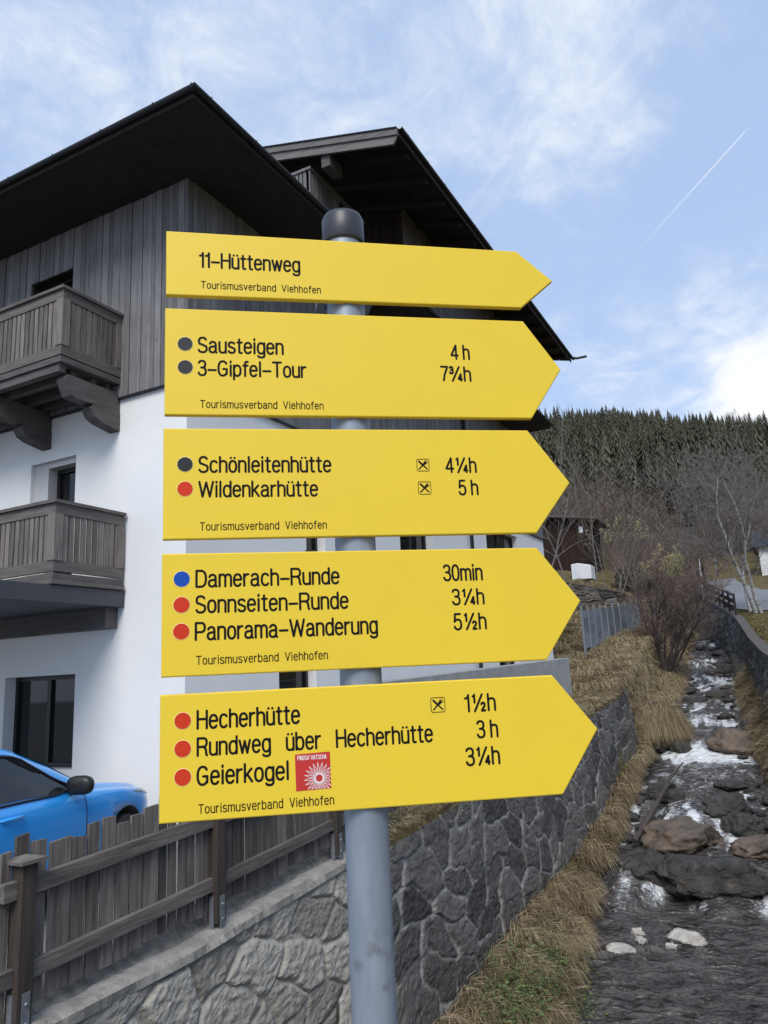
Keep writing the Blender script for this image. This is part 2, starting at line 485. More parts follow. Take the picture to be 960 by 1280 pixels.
def grass_mat(name, stops, rough=0.85, patch=None):
    m = bpy.data.materials.new(name); m.use_nodes = True
    nt = m.node_tree; N = lambda t: nt.nodes.new(t); L = nt.links.new
    bs = nt.nodes['Principled BSDF']; bs.inputs['Roughness'].default_value = rough; bs.inputs['Specular IOR Level'].default_value = 0.15
    at_ = N('ShaderNodeAttribute'); at_.attribute_name = 'rnd'
    cr = N('ShaderNodeValToRGB')
    el = cr.color_ramp.elements
    while len(el) < len(stops): el.new(0.5)
    for e, (p, c) in zip(el, stops): e.position = p; e.color = (*c, 1)
    L(at_.outputs['Fac'], cr.inputs[0]); L(cr.outputs[0], bs.inputs['Base Color'])
    return m


m_grass = grass_mat('dry grass', [(0.0, (0.090, 0.064, 0.042)), (0.3, (0.195, 0.145, 0.085)), (0.65, (0.35, 0.275, 0.165)), (0.9, (0.50, 0.42, 0.275)), (1.0, (0.14, 0.15, 0.04))])
m_grass_g = grass_mat('olive grass', [(0.0, (0.05, 0.045, 0.016)), (0.4, (0.12, 0.11, 0.035)), (0.8, (0.20, 0.16, 0.06)), (1.0, (0.12, 0.15, 0.035))])


def ground_mat():
    m = bpy.data.materials.new('ground surface'); m.use_nodes = True
    nt = m.node_tree; N = lambda t: nt.nodes.new(t); L = nt.links.new
    bs = nt.nodes['Principled BSDF']; bs.inputs['Roughness'].default_value = 0.95; bs.inputs['Specular IOR Level'].default_value = 0.15
    geo = N('ShaderNodeNewGeometry')

    def nz(scale, detail=6):
        n = N('ShaderNodeTexNoise'); n.inputs['Scale'].default_value = scale; n.inputs['Detail'].default_value = detail
        L(geo.outputs['Position'], n.inputs['Vector']); return n.outputs[0]

    def ramp(src, stops):
        cr = N('ShaderNodeValToRGB'); el = cr.color_ramp.elements
        while len(el) < len(stops): el.new(0.5)
        for e, (p, c) in zip(el, stops): e.position = p; e.color = (*c, 1)
        L(src, cr.inputs[0]); return cr.outputs[0]
    turf = ramp(nz(1.6), [(0.3, (0.065, 0.050, 0.025)), (0.5, (0.13, 0.10, 0.045)), (0.62, (0.16, 0.13, 0.055)), (0.75, (0.09, 0.09, 0.03))])
    gravel = ramp(nz(45, 3), [(0.3, (0.12, 0.115, 0.11)), (0.5, (0.20, 0.195, 0.19)), (0.7, (0.30, 0.29, 0.28))])
    dirt = ramp(nz(9), [(0.3, (0.075, 0.066, 0.058)), (0.7, (0.15, 0.135, 0.12))])

    def mix(f, a, b):
        mx = N('ShaderNodeMix'); mx.data_type = 'RGBA'; L(f, mx.inputs[0]); L(a, mx.inputs['A']); L(b, mx.inputs['B']); return mx.outputs['Result']
    a1 = N('ShaderNodeAttribute'); a1.attribute_name = 'gravel'
    a2 = N('ShaderNodeAttribute'); a2.attribute_name = 'dirt'
    c = mix(a1.outputs['Fac'], turf, gravel); c = mix(a2.outputs['Fac'], c, dirt)
    L(c, bs.inputs['Base Color'])
    bp = N('ShaderNodeBump'); bp.inputs['Strength'].default_value = 0.7; bp.inputs['Distance'].default_value = 0.04
    L(nz(14, 8), bp.inputs['Height']); L(bp.outputs[0], bs.inputs['Normal'])
    return m


def stonewall_mat(name, lo, hi, mortar, rough=0.85, warm=None):
    m = bpy.data.materials.new(name); m.use_nodes = True
    nt = m.node_tree; N = lambda t: nt.nodes.new(t); L = nt.links.new
    bs = nt.nodes['Principled BSDF']; bs.inputs['Roughness'].default_value = rough; bs.inputs['Specular IOR Level'].default_value = 0.25
    tc = N('ShaderNodeTexCoord')
    a1 = N('ShaderNodeAttribute'); a1.attribute_name = 'rnd'
    a2 = N('ShaderNodeAttribute'); a2.attribute_name = 'mortar'
    n1 = N('ShaderNodeTexNoise'); n1.inputs['Scale'].default_value = 9; n1.inputs['Detail'].default_value = 8; n1.inputs['Roughness'].default_value = 0.7
    L(tc.outputs['Object'], n1.inputs['Vector'])
    ad = N('ShaderNodeMath'); ad.operation = 'MULTIPLY_ADD'; L(n1.outputs[0], ad.inputs[0]); ad.inputs[1].default_value = 1.3; ad.inputs[2].default_value = -0.65
    s = N('ShaderNodeMath'); s.operation = 'MULTIPLY_ADD'; L(a1.outputs['Fac'], s.inputs[0]); s.inputs[1].default_value = 0.75; L(ad.outputs[0], s.inputs[2])
    s2 = N('ShaderNodeMath'); s2.operation = 'ADD'; s2.use_clamp = True; L(s.outputs[0], s2.inputs[0]); s2.inputs[1].default_value = 0.12
    mx = N('ShaderNodeMix'); mx.data_type = 'RGBA'; mx.inputs['A'].default_value = (*lo, 1); mx.inputs['B'].default_value = (*hi, 1)
    L(s2.outputs[0], mx.inputs[0])
    # lichen and lime specks
    n3 = N('ShaderNodeTexNoise'); n3.inputs['Scale'].default_value = 28; n3.inputs['Detail'].default_value = 4; L(tc.outputs['Object'], n3.inputs['Vector'])
    mr3 = N('ShaderNodeMapRange'); mr3.inputs['From Min'].default_value = 0.62; mr3.inputs['From Max'].default_value = 0.72; mr3.inputs['To Max'].default_value = 0.35; L(n3.outputs[0], mr3.inputs['Value'])
    mx3 = N('ShaderNodeMix'); mx3.data_type = 'RGBA'; L(mr3.outputs[0], mx3.inputs[0]); L(mx.outputs['Result'], mx3.inputs['A']); mx3.inputs['B'].default_value = (*mortar, 1)
    mx2 = N('ShaderNodeMix'); mx2.data_type = 'RGBA'; L(mx3.outputs['Result'], mx2.inputs['A']); mx2.inputs['B'].default_value = (*mortar, 1)
    n4 = N('ShaderNodeTexNoise'); n4.inputs['Scale'].default_value = 5; L(tc.outputs['Object'], n4.inputs['Vector'])
    mr4 = N('ShaderNodeMapRange'); mr4.inputs['From Min'].default_value = 0.35; mr4.inputs['From Max'].default_value = 0.6; mr4.inputs['To Min'].default_value = 0.5; L(n4.outputs[0], mr4.inputs['Value'])
    mm = N('ShaderNodeMath'); mm.operation = 'MULTIPLY'; L(a2.outputs['Fac'], mm.inputs[0]); L(mr4.outputs[0], mm.inputs[1])
    L(mm.outputs[0], mx2.inputs[0]); L(mx2.outputs['Result'], bs.inputs['Base Color'])
    nb = N('ShaderNodeTexNoise'); nb.inputs['Scale'].default_value = 16; nb.inputs['Detail'].default_value = 9; nb.inputs['Roughness'].default_value = 0.7; L(tc.outputs['Object'], nb.inputs['Vector'])
    bp = N('ShaderNodeBump'); bp.inputs['Strength'].default_value = 0.8; bp.inputs['Distance'].default_value = 0.03
    L(nb.outputs[0], bp.inputs['Height']); L(bp.outputs[0], bs.inputs['Normal'])
    return m


m_wall_dark = stonewall_mat('dark bank masonry', (0.040, 0.038, 0.037), (0.145, 0.136, 0.128), (0.33, 0.32, 0.30))
m_wall_light = stonewall_mat('pale bank masonry', (0.22, 0.20, 0.17), (0.45, 0.42, 0.365), (0.30, 0.28, 0.245))
m_wall_rough = stonewall_mat('rubble masonry', (0.04, 0.036, 0.032), (0.17, 0.155, 0.14), (0.10, 0.09, 0.07))


def water_mat():
    m = bpy.data.materials.new('stream water'); m.use_nodes = True
    nt = m.node_tree; N = lambda t: nt.nodes.new(t); L = nt.links.new
    bs = nt.nodes['Principled BSDF']
    geo = N('ShaderNodeNewGeometry')
    mp = N('ShaderNodeMapping'); mp.inputs['Scale'].default_value = (0.75, 1.0, 1.0); L(geo.outputs['Position'], mp.inputs[0])

    def nz(scale, detail=6, rough=0.6, dist=0.0):
        n = N('ShaderNodeTexNoise'); n.inputs['Scale'].default_value = scale; n.inputs['Detail'].default_value = detail
        n.inputs['Roughness'].default_value = rough; n.inputs['Distortion'].default_value = dist
        L(mp.outputs[0], n.inputs['Vector']); return n.outputs[0]
    bed = N('ShaderNodeValToRGB'); el = bed.color_ramp.elements
    el[0].position = 0.35; el[0].color = (0.032, 0.030, 0.030, 1); el[1].position = 0.72; el[1].color = (0.135, 0.122, 0.113, 1)
    L(nz(3.2, 7, 0.65), bed.inputs[0])
    foam = N('ShaderNodeAttribute'); foam.attribute_name = 'foam'
    fn = N('ShaderNodeMath'); fn.operation = 'MULTIPLY_ADD'; L(nz(13, 9, 0.75, 0.9), fn.inputs[0]); fn.inputs[1].default_value = 2.6; fn.inputs[2].default_value = -1.50
    fa = N('ShaderNodeMath'); fa.operation = 'ADD'; L(foam.outputs['Fac'], fa.inputs[0]); L(fn.outputs[0], fa.inputs[1])
    fr = N('ShaderNodeMapRange'); fr.interpolation_type = 'SMOOTHSTEP'; fr.inputs['From Min'].default_value = 0.22; fr.inputs['From Max'].default_value = 1.0; L(fa.outputs[0], fr.inputs['Value'])
    mx = N('ShaderNodeMix'); mx.data_type = 'RGBA'; L(fr.outputs[0], mx.inputs[0]); L(bed.outputs[0], mx.inputs['A']); mx.inputs['B'].default_value = (0.72, 0.75, 0.78, 1)
    L(mx.outputs['Result'], bs.inputs['Base Color'])
    rr = N('ShaderNodeMapRange'); rr.inputs['To Min'].default_value = 0.07; rr.inputs['To Max'].default_value = 0.7; L(fr.outputs[0], rr.inputs['Value']); L(rr.outputs[0], bs.inputs['Roughness'])
    bs.inputs['IOR'].default_value = 1.33
    h = N('ShaderNodeMath'); h.operation = 'MULTIPLY_ADD'; L(nz(3.0, 3, 0.5, 1.2), h.inputs[0]); h.inputs[1].default_value = 1.0; L(nz(5, 2, 0.45, 0.8), h.inputs[2])
    bp = N('ShaderNodeBump'); bp.inputs['Strength'].default_value = 1.0; bp.inputs['Distance'].default_value = 0.17
    L(h.outputs[0], bp.inputs['Height']); L(bp.outputs[0], bs.inputs['Normal'])
    return m


# ------------------------------------------------------------------ terrain profile
I = np.interp
f_xl = lambda y: I(y, [-60, 20.5, 23, 26, 30, 38, 52, 70, 110], [-4.05, -4.05, -4.35, -4.6, -4.95, -5.4, -6.6, -9, -12])
f_zl = lambda y: I(y, [-60, 3, 4.4, 6.4, 9, 12, 20, 25, 30, 38, 52, 70, 110], [-1.92, -1.92, -1.9, -1.80, -1.66, -1.45, -.88, -.22, .5, 1.35, 3.2, 6.5, 14])
f_zfar = lambda y: I(y, [-60, 8, 12, 20, 27, 40, 44, 47, 60, 70, 110], [-1.92, -1.86, -1.7, -.5, .9, 2.75, 3.3, 5.1, 7.1, 9.0, 16])
f_xw = lambda y: I(y, [-60, 9.7, 13.8, 18, 21, 32, 52, 70, 110], [-.9, -2.76, -3.42, -3.55, -3.78, -3.95, -5.2, -7, -10])
f_xr = lambda y: I(y, [-60, 10, 14, 18, 22.4, 33, 52, 70, 110], [4, .7, 0, -.6, -1.15, -2.1, -3.6, -5.5, -9])
f_zw = lambda y: I(y, [-60, 9, 13.6, 15.0, 16.2, 17.6, 18, 18.8, 22.0, 23.2, 26.5, 28, 29, 30.5, 34, 35, 39, 40.5, 46, 48, 52, 70, 110],
                   [-4.3, -4.15, -4.0, -3.55, -3.45, -3.05, -3.0, -2.85, -2.7, -2.3, -2.15, -1.85, -1.75, -1.5, -1.15, -.9, -.5, -.15, .35, .75, 1.05, 3.2, 10])
f_zf = lambda y: I(y, [-60, 8, 11, 15, 20, 22, 25, 30, 40, 60, 110], [-3.95, -3.65, -3.38, -3.28, -2.62, -2.3, -1.75, -1.05, .35, 2.9, 11])
f_xrt = lambda y: I(y, [-60, 16, 24, 30, 38, 52, 60, 75, 110], [5.5, .9, -.6, -1.13, -1.9, -4.26, -5.0, -6.0, -9])
f_zrt = lambda y: I(y, [-60, 16, 24, 30, 38, 52, 60, 75, 110], [-2.2, -1.1, 0, .5, 1.6, 3.5, 4.2, 6.2, 13])


def section(y):
    xl, zl, xw, zw = f_xl(y), f_zl(y), f_xw(y), f_zw(y)
    xf = xl + 0.22; zf = f_zf(y)
    xb = max(xf + 0.05, xw - 0.18); zb = zw + 0.28
    if zf < zb + 0.05: zf = zb + 0.05
    xr = f_xr(y); xrt = f_xrt(y); zrt = f_zrt(y)
    xrb = min(xr + 0.5, xrt - 0.12); zrb = zw + 0.55
    xr2 = min(xr + 0.12, xrb - .05)
    zfar = f_zfar(y)
    xs = [-170, -60, -14, xl - 2.2, xl, xf, xb, xw, xw + .5, xr - .5, xr, xr2, xrb, xrt, xrt + 6, xrt + 30, 170]
    zs = [zfar + 26 * (y > 30) * min(1, (y - 30) / 40), zfar + 9 * (y > 25) * min(1, (y - 25) / 40), zfar, zl + 0.25 * (zfar - zl) * (y > 9), zl, zf, zb, zw - .05, zw - .35, zw - .35, zw - .05, zw + .22, zrb, zrt,
          zrt + .3, zrt + 1.5, zrt + 18]
    return np.array(xs, float), np.array(zs, float)


def gz(x, y):
    xs, zs = section(y)
    return float(np.interp(x, xs, zs))


def on_ground(px, py, t0=3.0, t1=160.0, fn=None):
    """first point where the line of sight of a photo pixel meets the terrain"""
    r = ray(px, py); r = r / np.linalg.norm(r)
    t = t0; fn = fn or gz
    while t < t1:
        p = r * t
        if p[2] < fn(p[0], p[1]): return p
        t += 0.05 + t * 0.002
    return r * t1


def on_water(px, py):
    return on_ground(px, py, fn=lambda x, y: f_zw(y))


def build_ground():
    ys = np.concatenate([np.arange(-60, -4, 4.0), np.arange(-4, 5, .5), np.arange(5, 34, 0.2), np.arange(34, 70, .5), np.arange(70, 112.1, 2)])
    sub = [6, 8, 6, 6, 6, 5, 5, 3, 4, 3, 3, 4, 5, 8, 6, 6]
    V = []; G = []; D = []
    for y in ys:
        xs, zs = section(y)
        X = []; Z = []
        for i in range(len(xs) - 1):
            t = np.arange(sub[i]) / sub[i]
            X.append(xs[i] + (xs[i + 1] - xs[i]) * t); Z.append(zs[i] + (zs[i + 1] - zs[i]) * t)
        X = np.concatenate(X + [[xs[-1]]]); Z = np.concatenate(Z + [[zs[-1]]])
        nat = np.clip((y - 8) / 4, 0, 1) + (X > -4.0)
        nat = np.clip(nat, 0, 1) * np.where(X > f_xrt(y), .12, 1)
        Z = Z + nat * ((fbm2(X * .9 + 40, X * 0 + y * .9 + 40) - .5) * .20 + (fbm2(X * 4 + 9, X * 0 + y * 4 + 9) - .5) * .14)
        V.append(np.stack([X, np.full_like(X, y), Z], 1))
        gr = np.clip((-4.5 - X) / .15, 0, 1) * np.clip((9 - y) / 1.0, 0, 1)
        G.append(gr)
        di = np.clip((X + 4.62) / .12, 0, 1) * (X < -3.9) * np.clip((7.6 - y) / .5, 0, 1) + (X > f_xl(y) + .12) * (X < f_xrt(y) - .1) * .85
        D.append(np.clip(di, 0, 1))
    nv = len(V[0])
    o = np_mesh('ground', np.concatenate(V), [grid_faces(len(ys), nv)], ground_mat(), {'gravel': np.concatenate(G), 'dirt': np.concatenate(D)}, smooth=True)
    struct(o)


build_ground()

# ------------------------------------------------------------------ hill with its forest
def hill_z(x, y):
    zr = np.interp(x, [-400, -100, -78, -66, -46, -33, -11, 6, 60, 200], [150, 139, 138, 136, 130, 125, 120.6, 116, 104, 90]) - 13
    z0 = np.interp(x, [-170, -60, -14, 0, 40, 170], [38, 22, 14, 12.5, 14, 30])
    t = (y - 105) / 295.0
    return np.where(t < 1, z0 + (zr - z0) * np.sign(t) * np.abs(t) ** 1.08, zr - (t - 1) * 60)


def build_hill():
    xs = np.arange(-400, 221, 10.0); ys = np.concatenate([np.arange(101, 420, 8.0), np.arange(420, 700, 40)])
    X, Y = np.meshgrid(xs, ys, indexing='ij')
    Z = hill_z(X, Y) + (fbm2(X / 40 + 3, Y / 40 + 3) - .5) * 10 * np.clip((Y - 105) / 60, 0, 1)
    Z[:, 0] = -4; Y[:, 0] = Y[:, 1] - .3
    o = np_mesh('hill', np.stack([X, Y, Z], 2).reshape(-1, 3), [grid_faces(len(xs), len(ys))], m_hill, smooth=True)
    struct(o)


build_hill()


def conifer_proto(rs, h=1.0):
    """unit-height spruce as loose drooping branch fans"""
    v = []; f = []
    nw = 21
    for i in range(nw):
        t = i / (nw - 1)
        zc = 0.10 + 0.86 * t
        R = 0.19 * (1 - t) ** 0.75 + 0.012
        nb = 8 if t < .7 else 5
        a0 = rs.random() * 6.28
        for k in range(nb):
            a = a0 + 6.283 * k / nb + rs.normal() * .18
            r = R * (0.65 + 0.6 * rs.random())
            z1 = zc + rs.normal() * .012
            c, s = math.cos(a), math.sin(a)
            w = r * 0.24
            o = len(v)
            v += [(0, 0, z1 + .05), (c * r * .55 - s * w, s * r * .55 + c * w, z1 + .005), (c * r, s * r, z1 - .045 * (1 + rs.random())), (c * r * .55 + s * w, s * r * .55 - c * w, z1 + .0)]
            f += [(o, o + 1, o + 2, o + 3)]
    return np.array(v), np.array(f)


def bare_proto(rs):
    """unit-height leafless crown of thin fans for far thickets"""
    v = []; f = []

    def strip(p, q, w):
        o = len(v); d = q - p; s = np.cross(d, rs.normal(size=3)); s = s / (np.linalg.norm(s) + 1e-9) * w
        v.extend([p - s, p + s, q + s * .35, q - s * .35]); f.append((o, o + 1, o + 2, o + 3))
    for st in range(rs.integers(1, 4)):
        b = np.array([rs.normal() * .05, rs.normal() * .05, 0]); top = b + np.array([rs.normal() * .08, rs.normal() * .08, .82 + .18 * rs.random()])
        strip(b, top, .007)
        for i in range(16):
            t = .22 + .78 * rs.random(); p = b + (top - b) * t
            a = rs.random() * 6.28; ln = (.30 - .18 * t) * (0.6 + .8 * rs.random())
            q = p + np.array([math.cos(a) * ln * .7, math.sin(a) * ln * .7, ln * .85])
            strip(p, q, .0035)
            for j in range(5):
                u = .3 + .7 * rs.random(); p2 = p + (q - p) * u
                a2 = rs.random() * 6.28; l2 = ln * .45 * (.5 + rs.random())
                strip(p2, p2 + np.array([math.cos(a2) * l2 * .6, math.sin(a2) * l2 * .6, l2 * .8]), .0022)
    return np.array(v), np.array(f)


def merge_instances(name, protos, pos, hgt, rs, material, wide=1.0, tone=None):
    Vs = []; Fs = []; Rs = []; off = 0
    for i, (p, h) in enumerate(zip(pos, hgt)):
        v, f = protos[rs.integers(len(protos))]
        a = rs.random() * 6.28; c, s = math.cos(a), math.sin(a)
        w = wide * (0.85 + .3 * rs.random())
        X = (v[:, 0] * c - v[:, 1] * s) * h * w + p[0]; Y = (v[:, 0] * s + v[:, 1] * c) * h * w + p[1]; Z = v[:, 2] * h + p[2]
        Vs.append(np.stack([X, Y, Z], 1)); Fs.append(f + off); off += len(v)
        tv = rs.random() if tone is None else tone[i]
        Rs.append(np.clip(tv * .7 + .3 * rs.random(len(v)), 0, 1))
    return np_mesh(name, np.concatenate(Vs), [np.concatenate(Fs)], material, {'rnd': np.concatenate(Rs)})


def build_forest():
    rs = np.random.default_rng(11)
    protos = [conifer_proto(rs) for _ in range(6)]
    bp = [bare_proto(rs) for _ in range(6)]
    P = []; H = []; T = []; PB = []; HB = []
    yy = 112.0
    while yy < 425:
        step = 3.7 + (yy - 110) * .003
        x = -150 - (yy * .15)
        while x < 55 + yy * .08:
            X = x + rs.normal() * step * .35; Y = yy + rs.normal() * step * .4
            z = float(hill_z(X, Y))
            patch = float(fbm2(np.array(X / 26 + 5.0), np.array(Y / 60 + 2.0), 3))
            low = np.clip((140 - Y) / 34, 0, 1)
            pb = np.clip((patch - .53) * 9, 0, .85) * .8 + low * .75
            if rs.random() < pb:
                if rs.random() < .8: PB.append((X, Y, z)); HB.append(7 + 6 * rs.random())
            else:
                P.append((X, Y, z)); H.append((9 + 8 * rs.random() ** 1.3) * (0.9 if Y < 150 else 1) * (.68 if Y > 330 else 1)); T.append(np.clip(.5 + (patch - .5) * 2 + rs.normal() * .25, 0, 1))
            x += step * 1.05
        yy += step
    o = merge_instances('hillside_forest', protos, P, H, rs, m_conif, 1.0, T); struct(o, 'stuff')
    o = merge_instances('leafless_wood', bp, PB, HB, rs, m_larch, 1.1); struct(o, 'stuff')
    print('forest', len(P), len(PB))


build_forest()


def build_thicket():
    rs = np.random.default_rng(23)
    bp = [bare_proto(rs) for _ in range(5)]
    P = []; H = []
    for i in range(620):
        Y = 54 + 56 * rs.random() ** .7; X = -24 + 42 * rs.random() - (Y - 50) * .16
        if (Y < 92 and f_xw(Y) - .5 < X < f_xrt(Y) + 5.5) or (Y >= 92 and -12 < X < -1 and Y < 104 and rs.random() < .6): continue
        if -20 < X < -9 and Y < 64: continue
        P.append((X, Y, gz(X, Y) - .1)); H.append(3.0 + 4.5 * rs.random())
    o = merge_instances('bare_thicket', bp, P, H, rs, m_twig_brown, 1.35); struct(o, 'stuff')


build_thicket()

# ------------------------------------------------------------------ stream
def build_stream():
    ys = np.concatenate([np.arange(-20, 6, .5), np.arange(6, 34, .06), np.arange(34, 53, .15)])
    nx = 70
    V = []; Fo = []
    for y in ys:
        a = f_xw(y) - .25; b = f_xr(y) + .25
        x = a + (b - a) * np.arange(nx) / (nx - 1)
        yb = y + (n2d(x * 1.3 + 5, x * 0 + y * .35) - .5) * 1.5
        z = f_zw(yb)
        dz = (f_zw(yb + .25) - f_zw(yb - .25)) / .5
        rip = (fbm2(x * 2.2 + 7, x * 0 + y * 1.5) - .5)
        rough = np.clip(dz * 1.2, 0, 1)
        z = z + rip * (.05 + .16 * rough) + (fbm2(x * 8, x * 0 + y * 3.5) - .5) * (.03 + .15 * rough) + (fbm2(x * 4 + y * .8, x * 0 + y * 3.1) - .5) * .05
        fo = np.clip(dz * 2.6 - .10, 0, 1.2) + .75 * np.clip(((f_zw(yb + 1.0) - f_zw(yb + .2)) / .8 - .06) * 2.2, 0, 1)
        fo = fo * np.clip(2.6 * (fbm2(x * 2.3 + 3, x * 0 + y * .8, 3) - .20), 0, 1.15) * (.55 + .6 * fbm2(x * 14 + 1, x * 0 + y * 2.2, 2))
        fo = fo * (.5 if y < 15.3 else 1) * (1 + .5 * (y > 21)) + np.clip((fbm2(x * 5.5 + 11, x * 0 + y * 2.0, 3) - .56) * 6, 0, .9) * np.clip((y - 13.2) / 1.5, 0, 1) * .75
        V.append(np.stack([x, np.full_like(x, y), z], 1)); Fo.append(fo)
    o = np_mesh('stream', np.concatenate(V), [grid_faces(len(ys), nx)], water_mat(), {'foam': np.concatenate(Fo)}, smooth=True)
    struct(o)
    return o


stream = build_stream()


def boulder_mesh(seed, size, flat=0.75, rough=.26, material=None, angular=0.0):
    bm = bmesh.new()
    bmesh.ops.create_icosphere(bm, subdivisions=5, radius=1.0)
    off = seed * 7.13
    rs = random.Random(seed)
    planes = []
    for k in range(int(13 + angular * 8)):
        d = Vector((rs.gauss(0, 1), rs.gauss(0, 1), rs.gauss(0, 1))).normalized(); planes.append((d, .68 + .24 * rs.random()))
    for v in bm.verts:
        p = v.co.normalized()
        r = 1.0
        for d, h in planes:
            c = p.dot(d)
            if c > 0.05: r = min(r, h / c)
        r *= 1 + rough * vnoise(p, 1.4, off) + rough * .45 * vnoise(p, 3.5, off + 3) + rough * .28 * vnoise(p, 8, off + 9) + rough * .16 * vnoise(p, 18, off + 5)
        v.co = Vector((p.x * r * size[0], p.y * r * size[1], p.z * r * size[2] * flat))
    me = bpy.data.meshes.new('boulder'); bm.to_mesh(me); bm.free()
    me.polygons.foreach_set('use_smooth', [True] * len(me.polygons))
    me.materials.append(material)
    return me


def boulder(px, py, w, h, material, label, seed, flat=1.0, depth=None, rot=0.0, name='boulder', cat='boulder', group='boulders in the stream', angular=0.0, water=True, sink=.35):
    """rock whose visible middle sits at photo pixel (px,py), w x h photo pixels"""
    p = on_water(px, py + h * .35) if water else on_ground(px, py + h * .35)
    dist = p[0] * CM[0, 2] * -0 + np.linalg.norm(p)
    k = dist / F_PX
    sx = w * k / 2; sz = max(h * k / 2 * 1.02, .02); sy = depth or (sx * .8)
    me = boulder_mesh(seed, (sx, sy, sz), flat, .27, material, angular)
    o = bpy.data.objects.new(name, me); COL.objects.link(o)
    base = (f_zw(p[1]) if water else gz(p[0], p[1]))
    o.location = (p[0], p[1] + sy * .5, base + sz * flat * (1 - sink * 2) * .5)
    o.rotation_euler = (0, 0, rad(rot) + math.atan2(-p[0], p[1]))
    tag(o, label, cat, group)
    return o


boulder(893, 1098, 128, 46, m_stone_dark, 'broad flat-topped dark boulder with white water curling round its near side', 3, depth=.75)
boulder(810, 1083, 52, 40, m_stone_dark, 'dark wedge-shaped boulder just left of the flat-topped one in mid-stream', 4, angular=.6)
boulder(850, 1044, 98, 46, m_stone_red, 'wide reddish brown boulder behind the fallen branch in the stream', 5, depth=.85)
boulder(948, 1060, 66, 34, m_stone_red, 'brown boulder with pale broken face at the right edge of the stream', 6, angular=.5)
boulder(905, 1008, 62, 30, m_stone_dark, 'low dark pointed boulder above the reddish ones, splitting the current', 7, angular=.5)
boulder(932, 1030, 44, 32, m_stone_dark, 'rounded dark grey boulder between the pointed one and the right bank', 8)
boulder(828, 985, 38, 26, m_stone_dark, 'dark boulder under the overhanging grass of the left bank', 9)
boulder(841, 996, 30, 22, m_stone_dark, 'small dark boulder in front of the one under the overhanging grass', 10)
boulder(920, 926, 66, 36, m_stone_red, 'brownish boulder right of the small waterfall', 12, angular=.4)
boulder(938, 910, 36, 26, m_stone_dark, 'black wet boulder behind the brownish one by the waterfall', 13)
boulder(851, 932, 22, 22, m_stone_dark, 'dark wet rock left of the small waterfall', 14)
boulder(915, 982, 40, 12, m_stone_dark, 'low dark rock breaking the pool below the waterfall', 15)
boulder(868, 875, 34, 12, m_stone_dark, 'dark slab in the upper rapids', 16)
boulder(898, 868, 30, 14, m_stone_dark, 'dark rock at the right side of the upper rapids', 17)
boulder(846, 855, 26, 14, m_stone_grey, 'grey rock at the foot of the bare bush', 18)
boulder(905, 803, 18, 12, m_stone_red, 'small reddish rock by the right wall far upstream', 19)
boulder(878, 808, 14, 10, m_stone_grey, 'small grey rock in the far rapids', 20)
boulder(862, 822, 20, 12, m_stone_grey, 'grey rock on the left side far upstream', 21)
boulder(893, 838, 22, 12, m_stone_dark, 'dark rock in the middle of the stream below the far rapids', 22)
boulder(858, 1177, 37, 19, m_stone_white, 'largest pale dry stone in the near pool', 31, name='stone', cat='stone', group='pale stones in the near pool', angular=.4)
boulder(796, 1165, 18, 9, m_stone_white, 'farthest of the small pale stones, its top broken, in the near pool', 32, name='stone', cat='stone', group='pale stones in the near pool', angular=1)
boulder(801, 1176, 13, 10, m_stone_white, 'tiny pointed pale stone between the flat slab and the farthest small stone', 33, name='stone', cat='stone', group='pale stones in the near pool', angular=1)
boulder(774, 1189, 34, 12, m_stone_white, 'long flat pale slab nearest the left bank in the pool', 34, name='stone', cat='stone', group='pale stones in the near pool', angular=1)
boulder(818, 1191, 19, 12, m_stone_grey, 'grey rounded stone midway between the flat slab and the largest pale stone', 35, name='stone', cat='stone', group='pale stones in the near pool')
boulder(838, 1184, 14, 7, m_stone_white, 'small low stone touching the left side of the largest pale stone', 36, name='stone', cat='stone', group='pale stones in the near pool')


def small_rocks():
    rs = np.random.default_rng(4)
    V = []; F = []; off = 0
    bm = bmesh.new(); bmesh.ops.create_icosphere(bm, subdivisions=2, radius=1)
    v0 = np.array([v.co[:] for v in bm.verts]); f0 = np.array([[v.index for v in f.verts] for f in bm.faces]); bm.free()
    for i in range(170):
        y = 13 + 40 * rs.random() ** .9
        side = rs.random()
        w = f_xr(y) - f_xw(y)
        if side < .42: x = f_xw(y) + abs(rs.normal()) * .16
        elif side < .82: x = f_xr(y) - abs(rs.normal()) * .3
        else: x = f_xw(y) + w * rs.random()
        s = (.05 + .17 * rs.random() ** 2) * (1 + (y - 12) * .02)
        d = v0 * (1 + .35 * np.sin(v0 @ rs.normal(size=(3, 1)) * 3 + rs.random() * 6))
        a = rs.random() * 6.28; c_, s_ = math.cos(a), math.sin(a)
        d = d * s * np.array([1 + .5 * rs.random(), 1, .55])
        d = np.stack([d[:, 0] * c_ - d[:, 1] * s_, d[:, 0] * s_ + d[:, 1] * c_, d[:, 2]], 1)
        V.append(d + np.array([x, y, f_zw(y) + s * .1])); F.append(f0 + off); off += len(v0)
    o = np_mesh('stream_cobbles', np.concatenate(V), [np.concatenate(F)], m_stone_dark, smooth=True)
    struct(o, 'stuff')


small_rocks()

